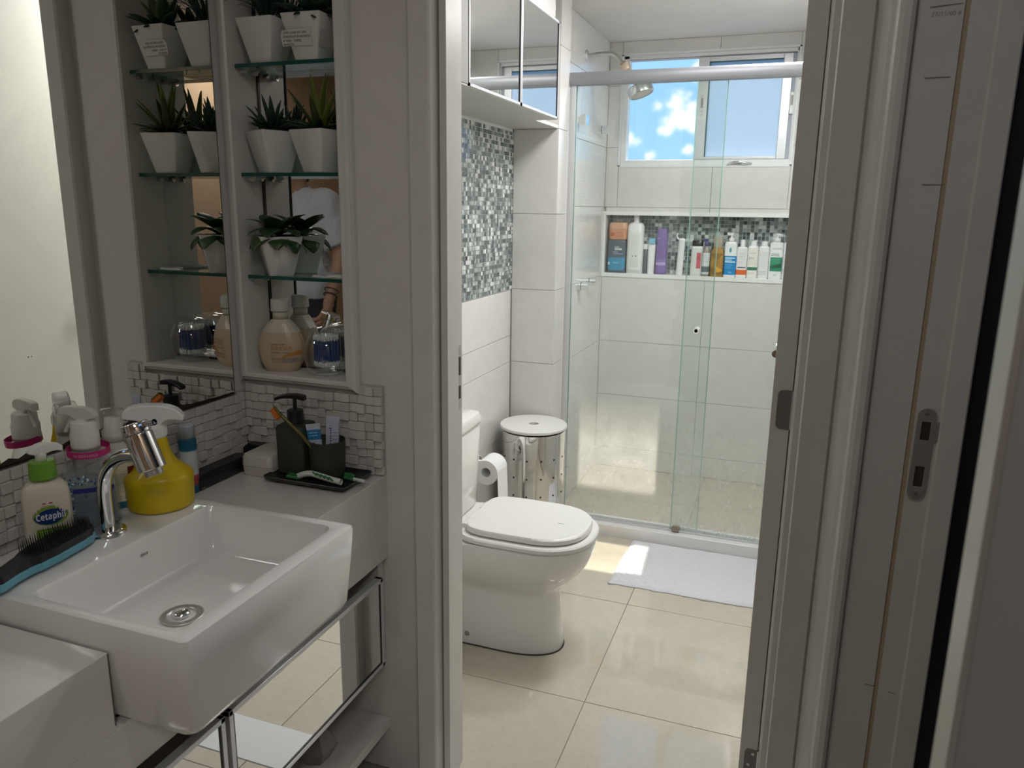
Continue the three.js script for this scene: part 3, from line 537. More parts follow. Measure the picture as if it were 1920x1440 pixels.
// ---------------------------------------------------------------- bath mat
{
  const m = thing('bath_mat', 'white terry bath mat with wavy relief lying before the shower', 'bath mat', [-.255, 0, 2.853]);
  const nx = 90, ny = 54, w = .60, l = .415, pos = [], uv = [], idx = [];
  const edge = (i, j) => Math.min(i, nx - i, j, ny - j);
  for (let s = 0; s < 2; s++) for (let j = 0; j <= ny; j++) for (let i = 0; i <= nx; i++) {
    const u = i / nx, v = j / ny, x = (u - .5) * w + .012 * (v - .5) + .003 * Math.sin(v * 9), wob = .005 * noise(u * 5, v * 3, 2) + .004 * noise(u * 11, 0, v * 2);
    const z = -(v - .5) * l + (v > .9 || v < .1 ? wob : wob * .3) - .004 * (u - .5);
    const a = u * w / .062, b = v * l / .032, row = Math.floor(b), fa = (a + (row % 2) * .5) % 1, fb = b - row, r = Math.hypot((fa - .5) * 1.9, fb);
    let h = .0085 + .0034 * Math.cos(r * 13) * Math.exp(-r * .5) + .0008 * noise(u * 60, v * 60, 1); if (edge(i, j) < 2) h = .004; if (edge(i, j) >= 2 && edge(i, j) < 4) h = .0085;
    pos.push(x, s ? .0005 : h + Math.max(0, wob) * .6, z); uv.push(u, v);
  }
  const N = (nx + 1) * (ny + 1);
  for (let j = 0; j < ny; j++) for (let i = 0; i < nx; i++) { const a = j * (nx + 1) + i, b = a + 1, c = a + nx + 1, e = c + 1; idx.push(a, b, c, b, e, c, N + a, N + c, N + b, N + b, N + c, N + e); }
  for (let i = 0; i < nx; i++) { const a = i, b = i + 1; idx.push(a, N + a, b, b, N + a, N + b); const c = ny * (nx + 1) + i, e = c + 1; idx.push(c, e, N + c, e, N + e, N + c); }
  for (let j = 0; j < ny; j++) { const a = j * (nx + 1), c = a + nx + 1; idx.push(a, c, N + a, c, N + c, N + a); const b = a + nx, e = b + nx + 1; idx.push(b, N + b, e, e, N + b, N + e); }
  const g = new THREE.BufferGeometry(); g.setAttribute('position', new THREE.Float32BufferAttribute(pos, 3)); g.setAttribute('uv', new THREE.Float32BufferAttribute(uv, 2)); g.setIndex(idx); g.computeVertexNormals();
  mesh('terry_cloth', g, std(lin(.80, .81, .86), .95, { bumpMap: wear(grain, 7), bumpScale: .0015 }), m);
}
// ---------------------------------------------------------------- bottles in the shower niche
{
  const Y0 = NCH[2] + .0031, D0 = 4.118, px = (p) => -.952 + (p - 1138) * .00292, py = .00296;
  const lab = (g, w, h, bg) => { g.fillStyle = bg; g.fillRect(0, 0, w, h); };
  const item = (name, label, cat, a, b, d = D0, turn = 0, group = 'bottles in the shower niche') => { const t = thing(name, label, cat, [(px(a) + px(b)) / 2, Y0, d], turn, group); return [t, (px(b) - px(a)) / 2]; };
  const white = std(lin(.82, .82, .81), .35), whiteCap = std(lin(.80, .80, .80), .4);
  const front = (t, f, y0, y1, tex, a = .35, f1) => mesh('label_print', wrapLabel(f, y0, y1, Math.PI - a, a, .0007, 20, f1), print(tex), t);
  // pump top: collar, stem, spout pointing left/right
  const pump = (t, y, r, mat, dir = 1, h = .034, name = 'pump') => mesh(name, [lathe([[0, 0], [r, 0], [r, .016], [r * .7, .02], [.004, .021], [.004, h - .01], [0, h - .01]], 24, [0, y, 0]), box(.030, .007, .011, [dir * .008, y + h - .006, 0], .002), box(.012, .010, .015, [0, y + h - .006, 0], .003), box(.004, .007, .007, [dir * .021, y + h - .011, 0], .001)], mat, t);
  { // stacked tubs
    const [t, r] = item('cream_tub', 'dark slate hair tub with a blue panel, under the copper tub', 'tub', 1139, 1172);
    const h = 58 * py, f = se(r, r * .8, 5);
    mesh('body', bottle([[0, r * .9, r * .72, 5], [.004, r, r * .8, 5], [h - .004, r, r * .8, 5], [h, r * .96, r * .76, 5]]), std(lin(.085, .105, .13), .4), t);
    front(t, f, .01, h - .01, canvasTex(256, 256, (g) => { lab(g, 256, 256, '#535e68'); g.fillStyle = '#3d8fb4'; g.beginPath(); g.moveTo(10, 136); g.lineTo(246, 136); g.lineTo(240, 210); g.quadraticCurveTo(226, 248, 196, 250); g.lineTo(60, 250); g.quadraticCurveTo(30, 248, 16, 210); g.closePath(); g.fill(); text(g, 'power', 135, 40, 20, '#e8edf0', { align: 'center' }); text(g, 'CREAM', 150, 62, 26, '#fff', { align: 'center', bold: true }); text(g, 'máscara', 120, 84, 18, '#cfd8de', { align: 'center' }); g.fillStyle = '#7f93c8'; g.fillRect(90, 98, 120, 8); text(g, 'nutrição', 128, 180, 20, '#a9d6e8', { align: 'center' }); g.fillStyle = '#e8f2f6'; g.fillRect(26, 176, 26, 26); }), .25);
    const [t2, r2] = item('cream_tub', 'copper orange tub stacked on top of the dark slate tub', 'tub', 1140, 1173); t2.position.y += h;
    const h2 = 31 * py;
    mesh('body', bottle([[0, r2 * .8, r2 * .62, 4], [.006, r2 * .95, r2 * .76, 4.5], [h2 * .6, r2, r2 * .8, 4.5], [h2 * .62, r2 * .99, r2 * .79, 4.5]]), std(lin(.62, .36, .22), .4), t2);
    mesh('lid', bottle([[h2 * .63, r2 * 1.01, r2 * .81, 4.5], [h2 * .9, r2 * 1.0, r2 * .8, 4.5], [h2, r2 * .9, r2 * .7, 4]]), std(lin(.60, .34, .21), .35), t2);
    front(t2, se(r2 * .97, r2 * .78, 4.5), h2 * .12, h2 * .58, canvasTex(128, 64, (g) => { lab(g, 128, 64, '#c98e6c'); text(g, 'óleo', 78, 20, 18, '#7a4a33', { align: 'center' }); g.fillStyle = '#b8603e'; g.beginPath(); g.arc(30, 34, 16, 0, 7); g.fill(); lines(g, 56, 36, 50, 3, 8, '#8c5a42'); }), .4, se(r2, r2 * .8, 4.5));
  }
  { const [t, r] = item('shampoo_bottle', 'tall plain white bottle, second from the left in the shower niche', 'bottle', 1173, 1203); const h = 90 * py;
    mesh('body', bottle([[0, r * .94, r * .8, 3], [.004, r, r * .86, 3], [h - .022, r * .98, r * .84, 3], [h - .006, r * .8, r * .7, 2.6], [h, r * .4, r * .4, 2]]), white, t);
    mesh('cap', lathe([[0, .036], [.013, .036], [.0145, .033], [.0145, 0]], 24, [0, h, 0]), whiteCap, t);
    front(t, se(r, r * .86, 3), .02, h - .05, canvasTex(128, 256, (g) => { lab(g, 128, 256, '#e6e7e4'); lines(g, 40, 20, 60, 18, 8, '#b9bcbc'); lines(g, 34, 178, 66, 8, 8, '#a2a5a5'); g.fillStyle = '#8d9090'; g.fillRect(50, 160, 10, 8); g.fillRect(72, 158, 12, 10); }), .5); }
  { const [t, r] = item('lotion_bottle', 'short dark grey bottle with a white cap in the shower niche', 'bottle', 1201, 1212, D0 + .012); const h = 43 * py;
    mesh('body', bottle([[0, r * .9], [.003, r], [h - .006, r], [h, r * .8]]), std(lin(.10, .12, .14), .4), t);
    mesh('cap', lathe([[0, .027], [r * .82, .027], [r * .88, .022], [r * .88, 0]], 24, [0, h, 0]), whiteCap, t); }
  { const [t, r] = item('cream_tube', 'slim white tube with a light blue cap in the shower niche', 'tube', 1211, 1225); const h = 53 * py;
    mesh('body', bottle([[0, r * .95, r * .9], [h * .7, r, r * .9], [h, r * .95, r * .3, 3]]), white, t);
    mesh('cap', bottle([[h, r * .98, r * .7, 3], [h + .026, r * .9, r * .62, 3], [h + .028, r * .8, r * .5, 3]]), std(lin(.22, .50, .66), .4), t); }
  { const [t, r] = item('conditioner_bottle', 'purple bottle with a pale lilac band in the shower niche', 'bottle', 1226, 1246); const h = 80 * py;
    mesh('body', bottle([[0, r * .9, r * .8, 3], [.004, r, r * .9, 3], [h * .62, r * .98, r * .88, 3], [h * .9, r * .92, r * .8, 3], [h, r * .78, r * .66, 3]]), std(lin(.20, .13, .36), .35), t);
    front(t, se(r, r * .9, 3), .01, h * .9, canvasTex(128, 256, (g) => { lab(g, 128, 256, '#7d6aa6'); g.fillStyle = '#8b7ab2'; g.fillRect(0, 90, 128, 100); g.fillStyle = '#b9a6d6'; g.fillRect(8, 190, 112, 18); lines(g, 12, 100, 100, 9, 9, '#6a5796'); g.save(); g.translate(30, 86); g.rotate(-Math.PI / 2); text(g, 'LISO', 0, 0, 26, '#c7b8e2', { bold: true }); g.restore(); }), .45, se(r * .92, r * .8, 3)); }
  { const [t] = item('back_brush', 'white curved plastic brush handle standing beside the purple bottle', 'brush', 1259, 1276, D0, 0, ''); delete t.userData.group;
    mesh('handle', [tube([[.004, 0, 0], [.006, .05, 0], [.008, .1, 0], [.010, .15, 0], [.012, .178, 0]], .0175, 40, 18).scale(1, 1, .62), new THREE.SphereGeometry(.0185, 20, 14).scale(1, .7, .62).translate(.012, .178, 0)], whiteCap, t);
    mesh('hook', tube([[.004, .182, 0], [-.012, .188, 0], [-.017, .202, 0], [-.013, .214, 0]], .0045, 24, 10), whiteCap, t); }
  { const [t, r] = item('shampoo_bottle', 'white bottle with black flip cap and coral label in the shower niche', 'bottle', 1288, 1310); const h = 51 * py;
    mesh('body', bottle([[0, r * .92, r * .7, 3], [.004, r, r * .76, 3], [h - .004, r * .92, r * .7, 3], [h, r * .84, r * .6, 3]]), white, t);
    mesh('cap', bottle([[h, r * .86, r * .62, 3], [h + .026, r * .84, r * .6, 3], [h + .029, r * .76, r * .54, 3]]), M.black, t);
    front(t, se(r, r * .76, 3), .012, h - .01, canvasTex(128, 128, (g) => { lab(g, 128, 128, '#e4e3e0'); g.fillStyle = '#d26a74'; g.fillRect(66, 22, 44, 80); lines(g, 72, 30, 30, 3, 10, '#b24a58', 4); }), .5, se(r * .92, r * .7, 3)); }
  { const [t, r] = item('spray_bottle', 'small white and grey bottle with a dark violet sprayer in the shower niche', 'bottle', 1309, 1322, D0 - .02); const h = 52 * py;
    mesh('body', bottle([[0, r], [h * .8, r], [h * .92, r * .7], [h, r * .5]]), std(lin(.34, .29, .26), .3), t);
    front(t, se(r, r), .012, h * .78, canvasTex(64, 128, (g) => { lab(g, 64, 128, '#dfe1e4'); g.fillStyle = '#6d7783'; g.fillRect(0, 82, 64, 34); lines(g, 12, 16, 40, 4, 12, '#b3b8bf'); }), .1);
    mesh('sprayer', [lathe([[0, 0], [.012, 0], [.012, .014], [.009, .018], [.008, .026], [0, .026]], 20, [0, h, 0]), box(.026, .012, .012, [-.004, h + .03, 0], .003)], std(lin(.11, .09, .22), .35), t); }
  { const [t, r] = item('oil_bottle', 'amber see-through bottle with a gold label in the shower niche', 'bottle', 1323, 1346, D0 - .012); const h = 50 * py;
    mesh('body', bottle([[0, r * .9, r * .62, 3], [.005, r, r * .7, 3], [h * .5, r, r * .7, 3], [h * .86, r * .9, r * .62, 3], [h, r * .62, r * .5, 2.4]]), phy(lin(.60, .36, .10), .12, { transmission: .35, thickness: 0 }), t);
    front(t, se(r, r * .7, 3), .014, h * .8, canvasTex(128, 128, (g) => { lab(g, 128, 128, '#8a6a34'); g.fillStyle = '#d8a63c'; g.beginPath(); g.moveTo(40, 70); g.lineTo(120, 10); g.lineTo(126, 110); g.lineTo(70, 118); g.closePath(); g.fill(); lines(g, 70, 60, 44, 4, 10, '#8a5f1c'); }), .5, se(r * .9, r * .64, 3));
    mesh('cap', bottle([[h, r * .6, r * .5, 3], [h + .05, r * .72, r * .5, 3], [h + .056, r * .66, r * .44, 3]]), phy(lin(.62, .56, .45), .2, { transmission: .4, thickness: 0 }), t); }
  { const [t, r] = item('pump_bottle', 'blue and white pump bottle with a drop mark in the shower niche', 'bottle', 1346, 1367); const h = 60 * py;
    mesh('body', bottle([[0, r * .95, r * .75, 4], [.003, r, r * .8, 4], [h - .008, r * .98, r * .78, 4], [h, r * .8, r * .6, 3]]), white, t);
    front(t, se(r, r * .8, 4), .004, h - .008, canvasTex(128, 256, (g) => { lab(g, 128, 256, '#e8ebec'); g.fillStyle = '#1c86c4'; g.fillRect(0, 96, 128, 148); g.fillStyle = '#5b93a6'; g.beginPath(); g.moveTo(64, 26); g.quadraticCurveTo(84, 60, 64, 70); g.quadraticCurveTo(44, 60, 64, 26); g.fill(); g.fillStyle = '#cfe6f2'; g.fillRect(20, 108, 86, 9); g.fillRect(20, 124, 60, 7); g.fillRect(20, 138, 92, 9); lines(g, 22, 160, 60, 3, 14, '#7fc0e2', 4); text(g, '240', 70, 224, 16, '#cfe6f2', { align: 'center' }); }), .25);
    pump(t, h, .0135, whiteCap, -1, .044); }
  { const [t, r] = item('sunscreen_bottle', 'slim white bottle with an orange band near its foot in the shower niche', 'bottle', 1367, 1385); const h = 52 * py;
    mesh('body', bottle([[0, r * .95, r * .7, 4], [.003, r, r * .75, 4], [h - .006, r * .94, r * .7, 4], [h, r * .7, r * .5, 3]]), white, t);
    front(t, se(r, r * .75, 4), .004, h - .008, canvasTex(128, 256, (g) => { lab(g, 128, 256, '#e6e6e6'); g.fillStyle = '#dd6b34'; g.fillRect(0, 192, 128, 46); lines(g, 36, 40, 64, 5, 14, '#aeb2b6', 4); lines(g, 36, 120, 50, 2, 14, '#c79aa4', 4); g.fillStyle = '#55595e'; g.fillRect(30, 166, 80, 10); }), .25);
    mesh('cap', lathe([[0, .036], [.008, .036], [.012, .030], [.0125, 0]], 24, [0, h, 0]), whiteCap, t); }
  for (const [a, b, label, tex] of [
    [1385.5, 1403, 'white bottle with a slim green band across its middle, in the shower niche', (g) => { lab(g, 128, 256, '#e9e7e0'); g.fillStyle = '#3d7a63'; g.fillRect(14, 168, 108, 28); text(g, 'capilar', 64, 44, 20, '#9aa09c', { align: 'center' }); lines(g, 20, 84, 60, 2, 10, '#6d716f', 4); lines(g, 20, 110, 90, 4, 12, '#a9b6ae'); lines(g, 20, 214, 70, 2, 12, '#b6b6ae', 4); }],
    [1403.5, 1421, 'white bottle printed with grey text lines only, beside the green banded one', (g) => { lab(g, 128, 256, '#e8e8e8'); lines(g, 20, 40, 90, 3, 12, '#9a9da2'); lines(g, 10, 76, 108, 9, 12, '#b5b8bc'); lines(g, 20, 200, 80, 3, 14, '#8f9398', 4); g.fillStyle = '#b4572f'; g.fillRect(14, 226, 8, 10); }]]) {
    const [t, r] = item('shampoo_bottle', label, 'bottle', a, b); const h = 54 * py;
    mesh('body', bottle([[0, r * .95, r * .7, 4], [.003, r, r * .75, 4], [h - .005, r * .97, r * .72, 4], [h, r * .8, r * .56, 3]]), white, t);
    front(t, se(r, r * .75, 4), .004, h - .008, canvasTex(128, 256, tex), .25);
    mesh('cap', lathe([[0, .024], [.0135, .024], [.0155, .021], [.0155, 0]], 24, [0, h, 0]), whiteCap, t); }
  { const [t, r] = item('pump_bottle', 'white pump bottle with a square green label in the shower niche', 'bottle', 1421.5, 1443); const h = 61 * py;
    mesh('body', bottle([[0, r * .96, r * .75, 5], [.003, r, r * .8, 5], [h - .005, r, r * .8, 5], [h, r * .86, r * .64, 4]]), white, t);
    front(t, se(r, r * .8, 5), .004, h - .006, canvasTex(128, 256, (g) => { lab(g, 128, 256, '#e8eaea'); g.fillStyle = '#2f8a66'; g.fillRect(22, 100, 98, 104); g.fillStyle = '#1d5c46'; g.beginPath(); g.moveTo(22, 170); g.lineTo(120, 140); g.lineTo(120, 176); g.lineTo(22, 184); g.fill(); text(g, 'cuidado', 70, 34, 20, '#8b9690', { align: 'center' }); lines(g, 26, 74, 64, 2, 12, '#59615d', 5); lines(g, 30, 112, 70, 3, 14, '#74bd9f', 4); text(g, '400', 66, 232, 18, '#8fb4b4', { align: 'center' }); }), .2);
    pump(t, h, .0165, whiteCap, 1, .044); }
  { const [t, r] = item('pump_bottle', 'plain white pump bottle at the right end of the shower niche row', 'bottle', 1443.5, 1466); const h = 61 * py;
    mesh('body', bottle([[0, r * .96, r * .75, 4], [.003, r, r * .8, 4], [h - .005, r, r * .8, 4], [h, r * .86, r * .64, 4]]), white, t);
    front(t, se(r, r * .8, 4), .004, h - .006, canvasTex(128, 256, (g) => { lab(g, 128, 256, '#e6e9ec'); lines(g, 14, 56, 50, 5, 22, '#b7bdc2', 3); lines(g, 8, 190, 40, 4, 14, '#9aa4a4', 4); }), .3);
    pump(t, h, .0165, whiteCap, -1, .044); }
  { const [t, r] = item('gel_bottle', 'teal bottle half hidden by the door edge in the shower niche', 'bottle', 1473, 1494); const h = 66 * py;
    mesh('body', bottle([[0, r * .94, r * .8, 3], [.004, r, r * .86, 3], [h - .01, r, r * .86, 3], [h, r * .6, r * .5, 2]]), phy(lin(.10, .36, .40), .2), t);
    mesh('cap', lathe([[0, .026], [.014, .026], [.0155, .022], [.0155, 0]], 24, [0, h, 0]), std(lin(.10, .34, .38), .4), t); }
}
// ---------------------------------------------------------------- wall mirror over the counter
{
  const m = thing('wall_mirror', 'large frameless wall mirror above the sink with dark spoiled lower edge', 'mirror', [-1.2165, .957, .86]);
  const dN = -.10, dF = 1.4205, cz = .86;
  mesh('glass', box(.0055, 1.15, dF - dN, [.006, .575, cz - (dF + dN) / 2]), std(lin(.86, .865, .83), .012, { metalness: 1 }), m);
  mesh('edge_strip', [box(.0064, 1.15, .0014, [.006, .575, cz - dF + .0005]), box(.006, .0025, dF - dN, [.0062, .0005, cz - (dF + dN) / 2])], std(lin(.05, .05, .05), .5), m);
  // blackened silvering creeping up from the lower edge
  const s = new THREE.Shape(), n = 90; s.moveTo(dN, 0);
  const pts = []; for (let i = 0; i <= n; i++) { const d = dN + (dF - .004 - dN) * i / n, k = Math.min(1, Math.max(.18, (1.43 - d) / .22)); pts.push([d, .0035 + k * (.007 + .005 * noise(d * 26, 1, 3) + .003 * noise(d * 90, 5, 1))]); }
  s.lineTo(dF - .004, 0); for (const [d, y] of pts.reverse()) s.lineTo(d, Math.max(.002, y)); s.closePath();
  mesh('spoiled_silvering', new THREE.ExtrudeGeometry(s, { depth: .0004, bevelEnabled: false }).rotateY(Math.PI / 2).translate(.0088, 0, cz), std(lin(.032, .018, .015), .6), m);
  const dots = []; for (let i = 0; i < 26; i++) { const d = rr(.62, .92), y = rr(.02, .62); dots.push(cyl(.0011, .0011, .0003, [.009, y, cz - d], 8, 'x'), cyl(.0009, .0009, .0003, [.009, y + rr(-.001, .001), cz - d - .006], 8, 'x')); }
  mesh('silvering_spots', dots, std(lin(.06, .055, .05), .7), m);
}
// ---------------------------------------------------------------- counter, cabinet, sink
const CT = .785, CX = -.84, SX0 = -1.166, SX1 = -.703, SD0 = .699, SD1 = 1.116, RIM = .83;
{
  const c = thing('vanity_counter', 'off-white stone counter with deep apron round the semi-recessed sink', 'counter', [-1.02, CT, .95]);
  const L = (g) => g.translate(1.02, -CT, .95);
  const e = .0012;
  mesh('slab', L(plan([[-1.2165, .25], [CX, .25], [CX, SD0 - e], [SX0 - .004, SD0 - e], [SX0 - .004, SD1 + e], [CX, SD1 + e], [CX, 1.4745], [-1.2165, 1.4745]], .665, CT, .0015)), M.quartz, c);
  mesh('apron', L(bx(CX - .022, CX - .0005, .583, .6648, .25, 1.4745, .001)), M.quartz, c);
  mesh('joint_line', L(mergeGeometries([bx(SX0, CX + .0004, CT - .002, CT + .0003, SD0 - .0026, SD0 - .0006).toNonIndexed(), bx(CX - .001, CX + .0004, .672, CT, SD0 - .0026, SD0 - .0006).toNonIndexed()])), std(lin(.12, .10, .08), .8), c);
}
{
  const c = thing('vanity_cabinet', 'white cabinet with aluminium framed mirrored doors under the counter', 'cabinet', [-1.02, .30, .95]);
  const L = (g) => g.translate(1.02, -.30, .95), ms = (n, a, m, p = c) => mesh(n, a.map(L), m, p);
  ms('carcass', [bx(-1.20, -.853, .30, .318, .25, 1.470), bx(-1.20, -.853, .318, .58, 1.446, 1.470), bx(-1.20, -1.185, .318, .58, .25, 1.446), bx(-1.20, -.88, .545, .58, .25, 1.446)], M.lacquer);
  ms('shadow_gap', [bx(-.879, -.872, .556, .582, .25, 1.446)], std(lin(.10, .095, .09), .7));
  for (const [d0, d1] of [[.37, .897], [.907, 1.4285]]) {
    const y0 = .327, y1 = .5525, b = .010, x0 = -.848, x1 = -.830;
    const dr = ms('door', [bx(x0, x1, y0, y1, d0, d0 + b, .001), bx(x0, x1, y0, y1, d1 - b, d1, .001), bx(x0, x1, y0, y0 + b, d0, d1, .001), bx(x0, x1, y1 - b, y1, d0, d1, .001)], M.alu);
    for (const q of [bx(x1 - .004, x1 - .0012, y0 + b, y1 - b, d0 + b - .0005, d0 + b + .003), bx(x1 - .004, x1 - .0012, y0 + b, y1 - b, d1 - b - .003, d1 - b + .0005), bx(x1 - .004, x1 - .0012, y0 + b - .0005, y0 + b + .003, d0 + b, d1 - b)]) ms('gasket', [q], M.black, dr);
    ms('mirror_pane', [bx(x0 + .004, x1 - .003, y0 + b, y1 - b, d0 + b, d1 - b)], M.mirror, dr);
  }
  ms('low_shelf', [bx(-1.20, -.845, .125, .149, .25, 1.4745, .0015)], M.lacquer);
  ms('shelf_bracket', [bx(-1.19, -.86, .149, .30, .24, .26)], M.lacquer);
}
const rrect = (x0, x1, z0, z1, r) => (t) => { // rounded rectangle in plan, local z
  const hw = (x1 - x0) / 2, hd = (z1 - z0) / 2, cx = (x0 + x1) / 2, cz = (z0 + z1) / 2; let k = t / (Math.PI / 2), q = Math.floor(k + 1e-9) % 4, u = Math.min(1, (k - Math.floor(k + 1e-9)) * 12 / 11), a = (q + u) * Math.PI / 2;
  r = Math.min(r, hw, hd); const sx = [1, -1, -1, 1][q], sz = [1, 1, -1, -1][q]; return [cx + sx * (hw - r) + r * Math.cos(a), cz + sz * (hd - r) + r * Math.sin(a)];
};
{
  const s = thing('wash_basin', 'white rectangular ceramic sink projecting in front of the counter', 'sink', [-.93, .672, .905]);
  const X = (x) => x + .93, Z = (d) => .905 - d, Y = (y) => y - .672;
  const O = (i, r) => rrect(X(SX0 + i), X(SX1 - i), Z(SD1 - i), Z(SD0 + i), r);
  const I = (i, r, fr = 0) => rrect(X(-1.012 + i + fr), X(-.734 - i), Z(1.096 - i), Z(.720 + i), r);
  const lv = [[0, O(.022, .02)], [.004, O(.014, .02)], [.016, O(.009, .016)], [.10, O(.003, .012)], [Y(RIM) - .006, O(0, .010)], [Y(RIM) - .0015, O(.0015, .010)], [Y(RIM), O(.005, .010)],
    [Y(RIM), I(-.004, .022)], [Y(RIM) - .0015, I(0, .022)], [Y(RIM) - .008, I(.003, .022)], [Y(.775), I(.008, .022)], [Y(.748), I(.014, .026)], [Y(.739), I(.024, .03)], [Y(.736), I(.05, .03)], [Y(.733), rrect(X(-.93), X(-.85), Z(.93), Z(.85), .036)]];
  mesh('body', loft(lv.map(([y, f]) => ({ y, f })), 48, [true, true]), M.ceramic, s);
  const dr = mesh('drain', lathe([[.0335, .0005], [.034, .0025], [.031, .0035], [.0225, .002], [.0215, -.004], [.0215, -.012]], 44, [X(-.888), Y(.7335), Z(.883)]), M.satin, s);
  mesh('drain_hole', cyl(.0215, .0215, .001, [X(-.888), Y(.7335) - .006, Z(.883)], 32), M.black, dr);
  mesh('stopper', lathe([[0, .010], [.010, .0095], [.0145, .006], [.0145, .002], [.006, -.004], [0, -.004]], 32, [X(-.888) - .002, Y(.7335), Z(.883)]), M.chrome, dr);
  const lg = canvasTex(128, 64, (g) => { g.clearRect(0, 0, 128, 64); text(g, 'deca', 64, 34, 44, 'rgba(60,56,54,1)', { align: 'center', bold: true }); });
  mesh('logo_print', new THREE.PlaneGeometry(.021, .0105).rotateY(Math.PI / 2).translate(X(-1.0045), Y(.803), Z(.928)), std(0xffffff, .5, { map: lg, transparent: true }), s);
}
// ---------------------------------------------------------------- faucet
{
  const f = thing('faucet', 'chrome basin faucet with curved spout and slanted cylindrical head', 'faucet', [-1.078, RIM, .925]);
  mesh('base_flange', lathe([[0, .010], [.022, .010], [.0285, .008], [.030, .005], [.030, 0]], 48), M.chrome, f);
  mesh('spout', tube([[0, .008, 0], [0, .04, 0], [.001, .082, 0], [.008, .108, 0], [.026, .132, 0], [.05, .146, 0], [.078, .152, 0], [.094, .152, 0]], .0118, 60, 22), M.chrome, f);
  const ax = new THREE.Vector3(.36, -.93, 0).normalize(), q = new THREE.Quaternion().setFromUnitVectors(new THREE.Vector3(0, -1, 0), ax);
  const on = (g) => g.applyQuaternion(q).scale(1, .94, 1).translate(.099, .167, 0);
  mesh('head', on(lathe([[0, .027], [.020, .027], [.0225, .025], [.0225, -.038], [.021, -.040], [0, -.040]], 48)), M.chrome, f);
  mesh('control_cap', on(lathe([[0, .046], [.020, .046], [.0225, .044], [.0225, .0285], [.0215, .0275], [0, .0275]], 48)), M.chrome, f);
  mesh('aerator', on(lathe([[.0145, -.040], [.0145, -.050], [.0125, -.051], [0, -.050]], 36)), M.satin, f);
  mesh('lever', tube([[.086, .203, .0], [.099, .206, .0], [.113, .210, .0], [.127, .214, .0]], .0054, 20, 16), M.chrome, f).userData.label = 'thin rod lever';
}
// ---------------------------------------------------------------- bottles behind the sink
const trigger = (t, mat, y, o = {}) => { // trigger sprayer: cap, body, nozzle, lever (local +x is the nozzle direction)
  const g = mesh('spray_head', [lathe([[0, 0], [.017, 0], [.0175, .002], [.0175, .018], [.015, .022], [.011, .030], [0, .030]], 28, [0, y, 0]), new THREE.ExtrudeGeometry((() => { const s = new THREE.Shape(); s.moveTo(-.030, .0); s.bezierCurveTo(-.034, .014, -.018, .020, .0, .020); s.bezierCurveTo(.02, .021, .045, .020, .052, .016); s.lineTo(.053, .004); s.bezierCurveTo(.03, .006, .02, .002, .012, -.008); s.lineTo(-.012, -.008); s.bezierCurveTo(-.016, -.002, -.024, -.002, -.030, 0); return s; })(), { depth: .013, bevelEnabled: true, bevelSize: .002, bevelThickness: .002, bevelSegments: 2 }).translate(0, y + .034, -.0065)], mat, t);
  mesh('trigger', tube([[.022, y + .036, 0], [.030, y + .024, 0], [.040, y + .006, 0], [.046, y - .004, 0]], .0042, 20, 10), mat, g); return g;
};
{ // yellow sprayer
  const b = thing('spray_bottle', 'yellow plant mister bottle with a white trigger head beside the faucet', 'spray bottle', [-1.093, RIM, 1.062], 0);
  mesh('body', lathe([[0, 0], [.050, 0], [.056, .002], [.059, .008], [.0605, .05], [.0605, .052], [.061, .053], [.061, .062], [.057, .069], [.044, .079], [.033, .090], [.026, .104], [.0215, .122], [.0195, .137], [.0195, .143], [0, .143]].map(([r, y]) => [r, y * .97]), 64), std(lin(.66, .49, .004), .34), b);
  mesh('cap', [lathe([[0, .135], [.0195, .135], [.0205, .137], [.0205, .153], [.019, .158], [.012, .162], [0, .162]], 40), ...Array.from({ length: 30 }, (_, i) => box(.0011, .014, .0011, [Math.cos(i / 30 * 6.283) * .0206, .145, Math.sin(i / 30 * 6.283) * .0206]))], M.plasticWhite, b);
  const s = new THREE.Shape(); s.moveTo(-.052, .012); s.bezierCurveTo(-.054, .026, -.046, .033, -.026, .036); s.bezierCurveTo(0, .038, .03, .036, .044, .022); s.bezierCurveTo(.052, .013, .056, .006, .052, .002); s.bezierCurveTo(.042, .006, .03, .008, .018, .002); s.bezierCurveTo(.012, -.006, .012, -.012, .010, -.016); s.lineTo(-.012, -.016); s.bezierCurveTo(-.012, -.004, -.022, .006, -.034, .008); s.closePath();
  mesh('spray_head', new THREE.ExtrudeGeometry(s, { depth: .018, bevelEnabled: true, bevelSize: .003, bevelThickness: .004, bevelSegments: 3, curveSegments: 16 }).scale(.94, .80, 1).translate(0, .166, -.009), M.plasticWhite, b).rotation.y = .62;
  mesh('trigger', [tube([[-.040, .170, .028], [-.046, .163, .032], [-.048, .152, .034], [-.046, .140, .033]], .0045, 20, 10)], M.plasticWhite, b);
}
